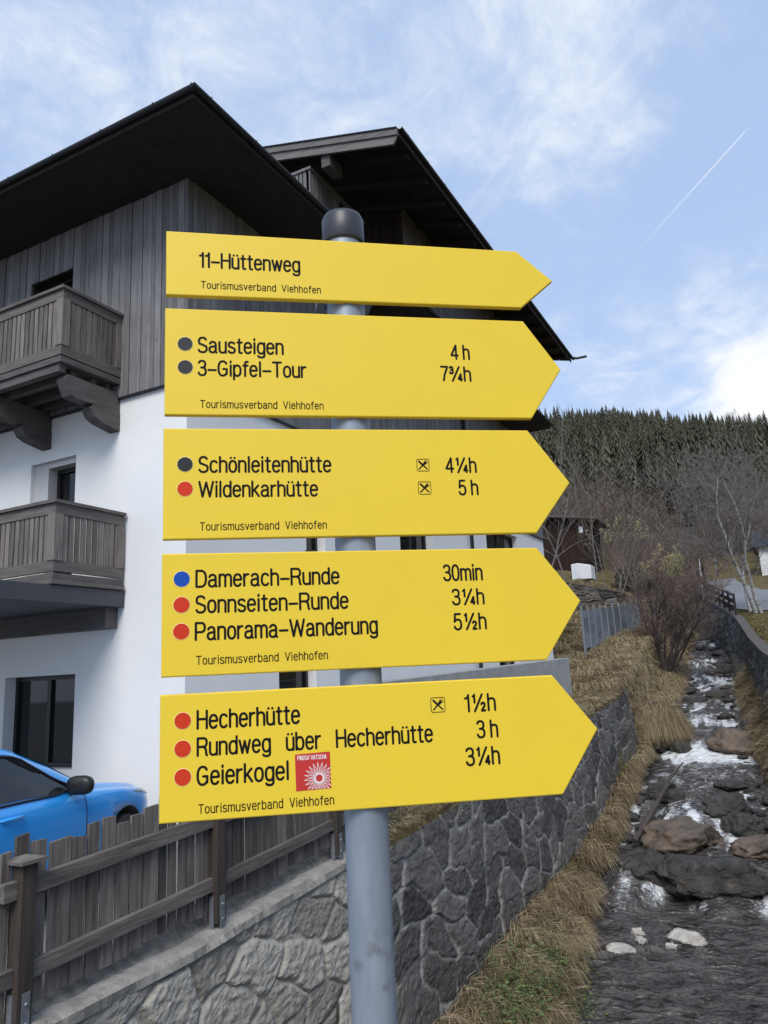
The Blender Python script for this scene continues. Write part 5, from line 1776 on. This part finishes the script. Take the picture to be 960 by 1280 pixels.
        m_.add(vv, [(i * n_ + j, i * n_ + (j + 1) % n_, (i + 1) * n_ + (j + 1) % n_, (i + 1) * n_ + j) for i in range(mm) for j in range(n_)], True)
        m_.tube([P(1.66, 8.7, .0, sd_), P(1.66, 8.8, .06, sd_) + Vector((0, 0, .0)), c + Vector((-.03 * sd_, 0, -.04))], [.032, .03, .03], 8)
        o = m_.build('mirror', m_trim); place(o, root)
        # headlight wrapped round the corner
        patch('headlight', lambda a, b: P(.10 + .50 * a, 7.0 + (2.6 * (1 - .75 * a)) * b, .006, sd_), m_lamp, root, 12, 6)
        patch('tail_light', lambda a, b: P(3.86 + .16 * a, 6.6 + 2.2 * b, .006, sd_), m_tail, root, 6, 6)
        for sw in (.80, 3.36):
            m_ = MB()
            prof = [(.20, -.10), (.30, -.105), (.313, -.09), (.315, 0), (.313, .09), (.30, .105), (.20, .10)]
            m_.lathe(prof, (0, 0, 0), 40, 'x'); m_.v = [(p[0] + sd_ * (.885 - .115), p[1] - sw, p[2] + .315) for p in m_.v]
            wh = m_.build('wheel', m_tyre); place(wh, root)
            m_ = MB()
            m_.lathe([(.205, .09), (.195, .07), (.19, .02), (.0001, .015)], (0, 0, 0), 40, 'x')
            for k in range(5):
                a = 2 * math.pi * k / 5
                m_.beam((.075, .02 * math.cos(a), .02 * math.sin(a)), (.09, .20 * math.cos(a), .20 * math.sin(a)), .05, .02, up=(1, 0, 0))
            m_.v = [(sd_ * (p[0] + .77), p[1] - sw, p[2] + .315) for p in m_.v]
            o = m_.build('rim', m_rim); place(o, wh)
    # windscreen, rear screen, cowl
    patch('windscreen', lambda a, b: (lambda kk, sd2: P(1.44 + .66 * a, kk, .006, sd2))(*((16 - 3.1 * (2 * b - 1), 1) if b > .5 else (16 - 3.1 * (1 - 2 * b), -1))), m_cglass, root, 12, 16)
    patch('rear_screen', lambda a, b: (lambda kk, sd2: P(3.68 + .24 * a, kk, .006, sd2))(*((16 - 3.0 * (2 * b - 1), 1) if b > .5 else (16 - 3.0 * (1 - 2 * b), -1))), m_cglass, root, 8, 16)
    patch('cowl', lambda a, b: (lambda kk, sd2: P(1.31 + .12 * a, kk, .007, sd2))(*((16 - 4.6 * (2 * b - 1), 1) if b > .5 else (16 - 4.6 * (1 - 2 * b), -1))), m_trim, root, 4, 16)
    patch('grille', lambda a, b: (lambda kk, sd2: P(.015 + .03 * a, kk, .006, sd2))(*((4.0 + 3 * a, 1 if b > .5 else -1))) * 1.0 + Vector(((2 * b - 1) * .0, 0, 0)), m_trim, root, 4, 4)


build_car()

# ------------------------------------------------------------------ bare trees and shrubs
RMIN = .006


def branches(rs, p0, d0, L_, r0, levels, mb, nseg=5, kids=(9, 5, 4), up=.25, wob=.14, spread=.8, start=.3, sides=(7, 4, 3, 3), lv=0, rk=.55, lk=.5):
    pts = [np.array(p0, float)]; d = np.array(d0, float); d /= np.linalg.norm(d); rr = [r0]
    for i in range(nseg):
        d = d + rs.normal(size=3) * wob + np.array([0, 0, up * .2]); d /= np.linalg.norm(d)
        pts.append(pts[-1] + d * L_ / nseg); rr.append(max(r0 * (1 - (i + 1) / nseg * .82), RMIN))
    mb[min(lv, len(mb) - 1)].tube(pts, rr, sides[min(lv, 3)], caps=False)
    if lv >= levels: return
    for k in range(kids[min(lv, len(kids) - 1)]):
        t = start + (1 - start) * (k + rs.random()) / kids[min(lv, len(kids) - 1)]
        t = min(t, .98); i = min(int(t * nseg), nseg - 1); f = t * nseg - i
        p = pts[i] * (1 - f) + pts[i + 1] * f
        ax = pts[i + 1] - pts[i]; ax /= np.linalg.norm(ax)
        q = rs.normal(size=3); q -= ax * q.dot(ax); q /= np.linalg.norm(q)
        dd = ax * (1 - spread * .5) + q * spread + np.array([0, 0, up])
        branches(rs, p, dd, L_ * lk * (1.15 - .6 * t) * (.7 + .6 * rs.random()), max(r0 * rk * (1 - t * .5), RMIN * 1.2), levels, mb, max(3, nseg - 1), kids, up, wob * 1.15, spread, .15, sides, lv + 1, rk, lk)


def tree(name, label, cat, loc, height, r, seed, trunk_m, twig_m, group, levels=3, kids=(12, 6, 4), stems=1, lean=.05, spread=.8, start=.35, up=.3, rk=.5, lk=.48, wob=.12, fan=0.0, bias=(0, 0)):
    T0 = thing(name, label, cat, loc, 0, group)
    rs = np.random.default_rng(seed)
    t, c = MB(), MB()
    for s in range(stems):
        a = rs.random() * 6.28; ln = lean + fan * rs.random()
        b = np.array(loc) + np.array([math.cos(a), math.sin(a), 0]) * (.0 if stems == 1 else .12 * fan + .08)
        branches(rs, b - np.array([0, 0, .1]), (math.cos(a) * ln + bias[0], math.sin(a) * ln + bias[1], 1), height * (1 if stems == 1 else .75 + .25 * rs.random()), r * (1 if stems == 1 else .6 + .4 * rs.random()), levels, [t, c], 7, kids, up, wob, spread, start, rk=rk, lk=lk)
    t.build('trunk', trunk_m, T0, fixn=False)
    c.build('crown', twig_m, T0, fixn=False)
    return T0, c


def gl_(x, y): return (x, y, gz(x, y))


# big purple brown bush over the stream
p = on_ground(832, 846); bl = (p[0], p[1], gz(p[0], p[1]))
tree('bare_bush', 'large round leafless purple brown bush leaning over the left bank of the stream', 'bush', bl, 4.9, .06, 5, m_bark, m_bark_purple, None, levels=3, kids=(12, 7, 5), stems=14, lean=.08, fan=.66, spread=.70, start=.30, up=.20, rk=.5, lk=.42, bias=(.20, .12))
# willow with yellow catkins
q = at(846, 745, 'y', 43.0); q[2] = gz(q[0], q[1])
T0, c = tree('willow', 'willow covered in pale yellow catkins behind the purple bush', 'tree', tuple(q), 4.9, .08, 8, m_bark, m_bark_purple, None, levels=3, kids=(9, 6, 3), stems=5, lean=.08, fan=.3, spread=.6, start=.3, up=.4)


def catkins(T0, c, n, size, seed):
    rs = np.random.default_rng(seed)
    v = np.array(c.v); zmin = np.quantile(v[:, 2], .55); top = v[v[:, 2] > zmin]
    P = top[rs.integers(len(top), size=n)] + rs.normal(size=(n, 3)) * .05
    Vs = []; Fs = []
    for i, p_ in enumerate(P):
        s = size * (.6 + .8 * rs.random()); d = rs.normal(size=3); d /= np.linalg.norm(d); e = np.cross(d, rs.normal(size=3)); e /= np.linalg.norm(e); g = np.cross(d, e)
        o = len(Vs) * 6
        Vs.append(np.stack([p_ + d * s * 1.4, p_ - d * s * 1.4, p_ + e * s * .6, p_ - e * s * .6, p_ + g * s * .6, p_ - g * s * .6]))
        Fs.append(np.array([[0, 2, 4], [0, 4, 3], [0, 3, 5], [0, 5, 2], [1, 4, 2], [1, 3, 4], [1, 5, 3], [1, 2, 5]]) + o)
    struct(np_mesh('catkins', np.concatenate(Vs), [np.concatenate(Fs)], m_catkin, parent=T0), 'stuff')


catkins(T0, c, 1900, .042, 3)
q = at(789, 735, 'y', 56.0); q[2] = gz(q[0], q[1])
T0, c = tree('willow', 'smaller duller yellow willow up the slope left of the bright one', 'tree', tuple(q), 5.2, .08, 9, m_bark_pale, m_twig_brown, None, levels=3, kids=(9, 6, 3), stems=4, lean=.08, fan=.35, spread=.65, start=.3, up=.4)
catkins(T0, c, 420, .05, 4)

GRP = 'leafless trees on the left slope'
sl = [
    (704, 700, 52, 6.6, .07, 'pale leafless tree in front of the left half of the dark hut'),
    (684, 705, 50, 7.0, .07, 'leafless tree with crooked limbs beside the hut, half behind the third board'),
    (744, 716, 54, 7.5, .06, 'slim leafless sapling just right of the hut corner'),
    (757, 722, 50, 5.5, .05, 'twiggy sapling above the rubble wall, second from the hut corner'),
    (770, 726, 49, 4.8, .05, 'low twiggy sapling at the right end of the rubble wall'),
    (800, 742, 44, 5.0, .05, 'leafless sapling left of the purple bush'),
]
for i, (px_, py_, yv, h_, r_, lab) in enumerate(sl):
    q = at(px_, py_, 'y', yv); z = gz(q[0], q[1])
    tree('bare_tree', lab, 'tree', (q[0], q[1], z), h_ + 0.0, r_, 40 + i, m_bark_pale, m_bark_pale if i < 2 else m_twig_brown, GRP, levels=3, kids=(11, 6, 3), spread=.75, start=.22, up=.35, stems=1 if i != 4 else 3, fan=.3)
tall = [
    (706, 640, 96, 17.5, 'tall thin pale trunk rising behind the third board tip'),
    (722, 650, 98, 13.0, 'thin pale trunk left of the roof of the hut'),
    (732, 655, 100, 12.0, 'thin pale trunk above the right end of the hut roof'),
    (764, 665, 96, 15.5, 'tall slender tree with a straight pale stem on the hill foot'),
    (754, 668, 94, 9.5, 'short grey leafless tree left of the tall slender one'),
    (788, 675, 90, 11.0, 'broad crowned grey leafless tree at the hill foot'),
    (860, 690, 86, 7.0, 'brown leafless tree above the far bend of the stream'),
    (900, 690, 88, 7.5, 'brown leafless tree behind the road railing'),
    (925, 680, 84, 7.0, 'dark leafless tree behind the road, left of the birches'),
]
for i, (px_, py_, yv, h_, lab) in enumerate(tall):
    q = at(px_, py_, 'y', yv); z = gz(q[0], q[1])
    tree('bare_tree', lab, 'tree', (q[0], q[1], z - .2), h_, .12, 70 + i, m_bark_pale, m_larch if i < 6 else m_twig_brown, 'leafless trees at the hill foot', levels=2, kids=(16, 7), spread=.6 if i < 4 else .8, start=.45 if i < 4 else .25, up=.35, lk=.24 if i < 4 else .42, rk=.35)
birches = [(941, 782, 40.5, 8.6, .085, 'birch with the most slanted white trunk, nearest the road'), (949, 786, 39.5, 9.8, .11, 'thickest birch, in the middle of the group on the right bank'), (957, 788, 39, 9.2, .085, 'birch at the right edge of the picture')]
for i, (px_, py_, yv, h_, r_, lab) in enumerate(birches):
    q = at(px_, py_, 'y', yv); z = gz(q[0], q[1])
    tree('birch', lab, 'tree', (q[0], q[1], z - .1), h_ * .72, r_, 90 + i, m_birch, m_bark_pale, 'birches on the right bank', levels=3, kids=(20, 7, 5), spread=.90, start=.28, up=.22, lk=.60, rk=.36, wob=.17, lean=.09 if i == 0 else .03)
# low dark evergreen shrub near the hut
def evergreen(px_, py_, yv, w, h, lab, seed):
    q = at(px_, py_, 'y', yv); z = gz(q[0], q[1]); rs = np.random.default_rng(seed)
    T0 = thing('evergreen_shrub', lab, 'shrub', (q[0], q[1], z))
    n = 2600
    d = rs.normal(size=(n, 3)); d /= np.linalg.norm(d, axis=1)[:, None]
    rr = (.55 + .45 * rs.random(n)) * (1 + .25 * np.sin(d[:, 0] * 5 + seed) * np.cos(d[:, 1] * 6))
    P = np.stack([q[0] + d[:, 0] * rr * w, q[1] + d[:, 1] * rr * w * .7, z + h * .5 + d[:, 2] * rr * h * .55], 1)
    a = rs.normal(size=(n, 3)) * .10; b = rs.normal(size=(n, 3)) * .10
    V = np.concatenate([P - a, P + b, P + a], 0).reshape(3, n, 3).transpose(1, 0, 2).reshape(-1, 3)
    np_mesh('foliage', V, [np.arange(3 * n).reshape(n, 3)], m_green, {'rnd': np.repeat(rs.random(n), 3)}, parent=T0)
    mb = MB(); mb.tube([(q[0], q[1], z - .1), (q[0], q[1], z + h * .7)], [.05, .02], 6); mb.build('stem', m_bark, T0)


evergreen(785, 718, 57, .9, 1.7, 'dark upright evergreen shrub on the slope right of the hut', 2)
evergreen(791, 724, 56, 1.5, 1.1, 'low wide evergreen shrub in front of the upright one', 3)

# ------------------------------------------------------------------ things up the valley
# dark hut
def hut():
    yv = 60.0
    a = at(738, 712, 'y', yv); xr_ = a[0]; xl_ = xr_ - 5.6; zb = gz(xr_ - 2, yv) - .4; zt = at(738, 648, 'y', yv)[2]
    T0 = thing('hut', 'dark brown timber hut with a flat pitched roof on the slope', 'hut', (xr_ - 2.5, yv, zb))
    mb = MB(); rs = random.Random(3)
    rise = lambda x: zt + (xr_ - x) * .16
    x = xl_
    while x < xr_ - .01:
        w = min(.22, xr_ - x); mb.cur = rs.random()
        mb.add([(x, yv, zb), (x + w - .01, yv, zb), (x + w - .01, yv, rise(x + w)), (x, yv, rise(x)), (x, yv + .06, zb), (x + w - .01, yv + .06, zb), (x + w - .01, yv + .06, rise(x + w)), (x, yv + .06, rise(x))],
               [(0, 1, 2, 3), (7, 6, 5, 4), (0, 4, 5, 1), (1, 5, 6, 2), (2, 6, 7, 3), (3, 7, 4, 0)]); x += w
    mb.box((xr_ - .05, yv + .061, zb), (xr_, yv + 5, zt - .01)); mb.box((xl_, yv + .061, zb), (xl_ + .05, yv + 5, zt + .8)); mb.box((xl_ + .06, yv + 4.9, zb), (xr_ - .06, yv + 5, zt))
    mb.build('wall', m_hut, T0)
    mb = MB()
    x0_, x1_ = xl_ - .5, xr_ + 1.0
    for (y0_, y1_) in ((yv - .7, yv + 5.4),):
        mb.add([(x0_, y0_, rise(x0_)), (x1_, y0_, rise(x1_)), (x1_, y1_, rise(x1_)), (x0_, y1_, rise(x0_)), (x0_, y0_, rise(x0_) + .16), (x1_, y0_, rise(x1_) + .16), (x1_, y1_, rise(x1_) + .16), (x0_, y1_, rise(x0_) + .16)],
               [(0, 3, 2, 1), (4, 5, 6, 7), (0, 1, 5, 4), (1, 2, 6, 5), (2, 3, 7, 6), (3, 0, 4, 7)])
    mb.build('roof', m_balc_d, T0)
    wq = at(726, 662, 'y', yv)
    mb = MB(); mb.box((wq[0] - .22, yv - .03, wq[2] - .32), (wq[0] + .22, yv - .001, wq[2] + .32)); w = mb.build('window', m_frame, T0)
    mb = MB(); mb.box((wq[0] - .15, yv - .04, wq[2] - .25), (wq[0] + .15, yv - .031, wq[2] + .25)); mb.build('pane', m_white, w)


hut()
# white tarpaulin-covered stack below the hut
q0 = at(715, 722, 'y', 54.); q1 = at(738, 705, 'y', 54.)
zb = q0[2] - .2
mb = MB(); mb.prism([(q0[0], 54, zb), (q1[0], 54, zb), (q1[0], 54, q1[2] - .05), (q0[0] + .5, 54, q1[2] + .16), (q0[0], 54, q1[2] + .12)], (0, 1.3, 0))
o = mb.build('white_box', m_white, None, bevel=.05); tag(o, 'white box with a sloping top below the dark hut', 'box')
# grey stepped panel fence
def panel_fence():
    T0 = thing('panel_fence', 'grey privacy fence of lapped panels between posts on the grass slope', 'fence', (-6, 30, .6))
    n = 9
    base = []
    for i in range(n + 1):
        t = i / n
        px_ = 731 + (800 - 731) * t; pyb = 805 + (783 - 805) * t ** 1.1; yv = 26 + 11 * t
        q = at(px_, pyb, 'y', yv); ht = 1.12
        base.append((q, ht))
    rs = random.Random(2)
    for i, (q, ht) in enumerate(base):
        mb = MB(); mb.box((q[0] - .04, q[1] - .04, q[2] - .5), (q[0] + .04, q[1] + .04, q[2] + ht + .16)); mb.build('post', m_steel, T0)
        if i < n:
            q2, h2 = base[i + 1]
            mb = MB()
            for k in range(5):
                mb.cur = rs.random(); a = q + np.array([.02, 0, 0]); z0 = -.15 + k * .26 - .02 * (i % 2)
                mb.beam((a[0], a[1], q[2] + z0 + .125), (q2[0] - .02, q2[1], q2[2] + z0 + .125), .03, .25)
            mb.build('panel', m_gpanel, T0)


panel_fence()
# road and railing on the right bank
def road():
    c = [(9, 38.0, 5.2), (3, 39.2, 5.2), (.2, 42.5, 4.6), (-1.4, 48, 4.2), (-2.6, 56, 3.8), (-3.8, 65, 3.6), (-5.6, 79, 3.4)]
    P = np.array(c); t = np.linspace(0, len(c) - 1, 90)
    X = np.interp(t, range(len(c)), P[:, 0]); Y = np.interp(t, range(len(c)), P[:, 1]); Wd = np.interp(t, range(len(c)), P[:, 2])
    for _ in range(12):
        X[1:-1] = (X[:-2] + 2 * X[1:-1] + X[2:]) / 4; Y[1:-1] = (Y[:-2] + 2 * Y[1:-1] + Y[2:]) / 4
    dx, dy = np.gradient(X), np.gradient(Y); l = np.hypot(dx, dy); nx_, ny_ = dy / l, -dx / l
    V = []
    for i in range(len(t)):
        for s_ in np.linspace(-.5, .5, 7):
            x, y = X[i] + nx_[i] * Wd[i] * s_, Y[i] + ny_[i] * Wd[i] * s_
            V.append((x, y, max(gz(x, y), float(f_zrt(y)) - .3) + .045))
    o = np_mesh('road', np.array(V), [grid_faces(len(t), 7)], m_road, smooth=True); struct(o)


road()


def railing():
    T0 = thing('railing', 'dark railing of posts and bars along the edge of the road above the right wall', 'railing', (-3, 46, 2.5))
    ys_ = np.linspace(39.0, 56, 9); pts = []
    for y in ys_: pts.append((float(f_xrt(y)) + .02, y, float(f_zrt(y)) + .07))
    for p_ in pts:
        mb = MB(); mb.box((p_[0] - .05, p_[1] - .05, p_[2]), (p_[0] + .05, p_[1] + .05, p_[2] + 1.0)); mb.build('post', m_soffit, T0)
    for k, zo in enumerate((.30, .62, .93)):
        mb = MB()
        for a, b in zip(pts[:-1], pts[1:]): mb.beam((a[0], a[1], a[2] + zo), (b[0], b[1], b[2] + zo), .05, .2 if k < 2 else .12)
        mb.build('rail', m_soffit if k < 2 else m_fence_h, T0)


railing()


def marker_pole(px_, py_, top_px, yv, lab, lamp=False):
    q = at(px_, py_, 'y', yv); z = gz(q[0], q[1]); tp = at(*top_px, 'y', yv)
    T0 = thing('marker_pole' if not lamp else 'street_lamp', lab, 'pole' if not lamp else 'street lamp', (q[0], q[1], z))
    mb = MB(); mb.tube([(q[0], q[1], z), (tp[0], tp[1], tp[2])], [.06, .045], 8); mb.build('pole', m_white if not lamp else m_steel, T0)
    mb = MB()
    if lamp: mb.box((tp[0] - .12, tp[1] - .35, tp[2] - .02), (tp[0] + .12, tp[1] + .15, tp[2] + .1))
    else: mb.lathe([(.06, 0), (.05, .06), (.0001, .07)], (tp[0], tp[1], tp[2]), 8)
    mb.build('lamp_head' if lamp else 'pole_cap', m_steel, T0)


marker_pole(900, 753, (894, 702), 50, 'slim white street lamp at the road railing', True)
marker_pole(877, 735, (874, 700), 66, 'thin grey post far up the road')

# pale house glimpsed through the birch twigs
def far_house():
    q = at(961, 712, 'y', 78.); z = gz(q[0], q[1]) - .5
    T0 = thing('small_house', 'small pale house with a dark roof seen through the birch twigs', 'house', (q[0] + 3, 81, z))
    zt = at(950, 684, 'y', 78.)[2]
    x0_, x1_ = q[0] - .6, q[0] + 7
    mb = MB(); mb.box((x0_, 78, z), (x1_, 84, zt)); mb.build('wall', m_plaster, T0)
    mb = MB(); mb.prism([(x0_ - .5, 77.4, zt), (x0_ - .5, 84.6, zt), (x0_ - .5, 81, zt + 2.0)], (x1_ - x0_ + 1, 0, 0)); mb.build('roof', m_gutter, T0)
    for k in range(3):
        mb = MB(); mb.box((x0_ + .8 + k * 2, 77.95, zt - 1.7), (x0_ + 1.7 + k * 2, 77.999, zt - .6)); w = mb.build('window', m_frame, T0)
        mb = MB(); mb.box((x0_ + .87 + k * 2, 77.93, zt - 1.63), (x0_ + 1.63 + k * 2, 77.949, zt - .67)); mb.build('pane', m_glass, w)


far_house()

# ------------------------------------------------------------------ grass
def blades(name, pos, lean, length, width, rnd, material, rs, stiff=.55, droop=.9):
    n = len(pos)
    L_ = length[:, None]
    side = np.stack([-lean[:, 1], lean[:, 0], rs.normal(size=n) * .25], 1); side /= np.linalg.norm(side, axis=1)[:, None]
    ln = np.stack([lean[:, 0], lean[:, 1], np.zeros(n)], 1)
    up = np.array([[0, 0, 1.0]])
    p1 = pos + up * L_ * .42 * stiff * 1.6 + ln * L_ * .16
    p2 = p1 + up * L_ * .12 * (1 - droop * .6) + ln * L_ * .34
    p3 = p2 - up * L_ * .30 * droop + ln * L_ * .28
    w = width[:, None] * side
    V = np.stack([pos - w, pos + w, p1 - w * .8, p1 + w * .8, p2 - w * .55, p2 + w * .55, p3], 1).reshape(-1, 3)
    b = (np.arange(n) * 7)[:, None]
    q = np.concatenate([b + np.array([[0, 1, 3, 2]]), b + np.array([[2, 3, 5, 4]])]); t = b + np.array([[4, 5, 6]])
    o = np_mesh(name, V, [q, t], material, {'rnd': np.repeat(rnd, 7)})
    return struct(o, 'stuff')


def scatter(rs, n, yr, xf, keep=None):
    """xf(y) -> (xa, xb)"""
    out = []
    y = yr[0] + (yr[1] - yr[0]) * rs.random(n); u = rs.random(n)
    P = np.empty((n, 3))
    for i in range(n):
        a, b = xf(y[i]); x = a + (b - a) * u[i]
        P[i] = (x, y[i], 0)
        xs_, zs_ = section(y[i]); P[i, 2] = np.interp(x, xs_, zs_)
    nat = np.clip(np.clip((P[:, 1] - 8) / 4, 0, 1) + (P[:, 0] > -4.0), 0, 1) * np.where(P[:, 0] > f_xrt(P[:, 1]), .12, 1)
    P[:, 2] += nat * ((fbm2(P[:, 0] * .9 + 40, P[:, 1] * .9 + 40) - .5) * .20 + (fbm2(P[:, 0] * 4 + 9, P[:, 1] * 4 + 9) - .5) * .14) - .03
    return P


def grass():
    rs = np.random.default_rng(77)

    def go(name, n, yr, xf, ln, wd, dirx, material=m_grass, clump=2.2, spreadv=.7, stiff=.55, droop=.9, thin=0.0, toneshift=0.0):
        P = scatter(rs, n, yr, xf)
        c = fbm2(P[:, 0] * clump + 3, P[:, 1] * clump + 3)
        if thin:
            k = c + rs.normal(size=n) * .08 > thin; P = P[k]; c = c[k]
        m_ = len(P)
        a = rs.normal(size=m_) * spreadv
        swirl = (fbm2(P[:, 0] * 1.1 + 60, P[:, 1] * 1.1 + 60) - .5) * 1.3
        d0 = np.stack([np.full(m_, dirx[0]), np.full(m_, dirx[1])], 1); an = np.arctan2(d0[:, 1], d0[:, 0]) + a + swirl
        lean = np.stack([np.cos(an), np.sin(an)], 1)
        L_ = (ln[0] + (ln[1] - ln[0]) * rs.random(m_)) * (.55 + .9 * c)
        tone = np.clip((c - .5) * 1.6 + .48 + rs.normal(size=m_) * .2 + toneshift, 0, .95)
        blades(name, P, lean, L_, np.full(m_, wd) * (.6 + .8 * rs.random(m_)), tone, material, rs, stiff, droop)
    # fringe on the dark wall
    go('dry_grass', 12000, (7.15, 12.0), lambda y: (f_xl(y) - 1.5, f_xl(y) + .03), (.12, .34), .004, (1, -.2), toneshift=.05, droop=.35)
    go('dry_grass', 14000, (12, 21.5), lambda y: (f_xl(y) - 1.3, f_xl(y) + .03), (.15, .40), .006, (1, -.3), droop=.4)
    # bank between wall foot and water
    go('bank_grass', 30000, (6.5, 14.5), lambda y: (f_xl(y) + .24, f_xw(y) - .10), (.14, .46), .004, (1, -.35), spreadv=1.05, droop=1.0, thin=.40, toneshift=-.10, clump=3.3)
    go('moss_grass', 9000, (6.5, 12.5), lambda y: (f_xl(y) + .24, f_xw(y) - .14), (.05, .16), .004, (1, -.35), m_grass_g, spreadv=1.4, droop=.8, thin=.5)
    go('bank_grass', 22000, (14.5, 22.0), lambda y: (f_xl(y) + .22, f_xw(y) - .06), (.10, .50), .006, (1, -.35), spreadv=1.05, droop=1.2, thin=.38, toneshift=-.14, clump=3.7)
    go('moss_grass', 7000, (12.5, 21), lambda y: (f_xl(y) + .22, f_xw(y) - .3), (.06, .18), .006, (1, -.35), m_grass_g, spreadv=1.4, droop=.8, thin=.5)
    # grass hump upstream
    go('slope_grass', 42000, (20.5, 34), lambda y: (f_xl(y) - 3.0, f_xw(y) - .02), (.18, .62), .008, (1, -.45), spreadv=.8, droop=1.2, thin=.36)
    go('slope_grass', 22000, (34, 54), lambda y: (f_xl(y) - 6.0, f_xw(y) - .05), (.25, .6), .014, (1, -.5), spreadv=.7, droop=1.0)
    go('meadow_grass', 16000, (24, 46), lambda y: (f_xl(y) - 9.0, f_xl(y) - 2.5), (.10, .28), .012, (.6, -1), m_grass_g, spreadv=1.2)
    # right bank
    go('bank_grass', 22000, (13.0, 33), lambda y: (f_xr(y) + .02, f_xrt(y) - .15), (.18, .5), .007, (-1, -.4), spreadv=.8, toneshift=-.08)
    go('verge_grass', 16000, (22, 46), lambda y: (f_xrt(y) + .15, f_xrt(y) + 5.0), (.06, .18), .012, (.3, -1), m_grass_g, spreadv=1.3)


grass()


def grass_mound():
    """tussock-covered boulder by the waterfall"""
    rs = np.random.default_rng(9)
    p = on_water(818, 935)
    c = np.array([p[0], p[1] + .5, f_zw(p[1]) + .15]); Rr = np.array([.78, .75, 1.0])
    T0 = thing('grass_tussock', 'round tussock of hanging dry grass beside the pool below the waterfall', 'grass tussock', tuple(c))
    me = boulder_mesh(77, tuple(Rr), 1.0, .12, m_stone_dark); o = bpy.data.objects.new('mound', me); COL.objects.link(o); me.transform(Matrix.Translation(c)); attach(o, T0)
    n = 7000
    d = rs.normal(size=(n, 3)); d[:, 2] = np.abs(d[:, 2]) + .15; d /= np.linalg.norm(d, axis=1)[:, None]
    P = c + d * Rr * .95
    lean = d[:, :2] + rs.normal(size=(n, 2)) * .15; lean /= np.linalg.norm(lean, axis=1)[:, None]
    m_ = blades('grass', P, lean, .30 + .35 * rs.random(n), np.full(n, .006), np.clip(.5 + rs.normal(size=n) * .22, 0, .95), m_grass, rs, .30, 2.1)
    attach(m_, T0)


grass_mound()


def fresh_leaves():
    rs = np.random.default_rng(31)
    c = on_ground(690, 1232)
    n = 3800
    P = np.stack([c[0] - .04 + rs.normal(size=n) * .22, c[1] - .25 + rs.normal(size=n) * .75, np.zeros(n)], 1)
    for i in range(n): P[i, 2] = gz(P[i, 0], P[i, 1]) + .08 + .18 * rs.random()
    a = rs.normal(size=(n, 3)) * .014; b = rs.normal(size=(n, 3)) * .014; a[:, 2] *= .4; b[:, 2] *= .4
    V = np.stack([P - a, P + b, P + a, P - b], 1).reshape(-1, 3)
    o = np_mesh('green_weeds', V, [np.arange(4 * n).reshape(n, 4)], m_leafgreen, {'rnd': np.repeat(rs.random(n), 4)}); struct(o, 'stuff')


fresh_leaves()
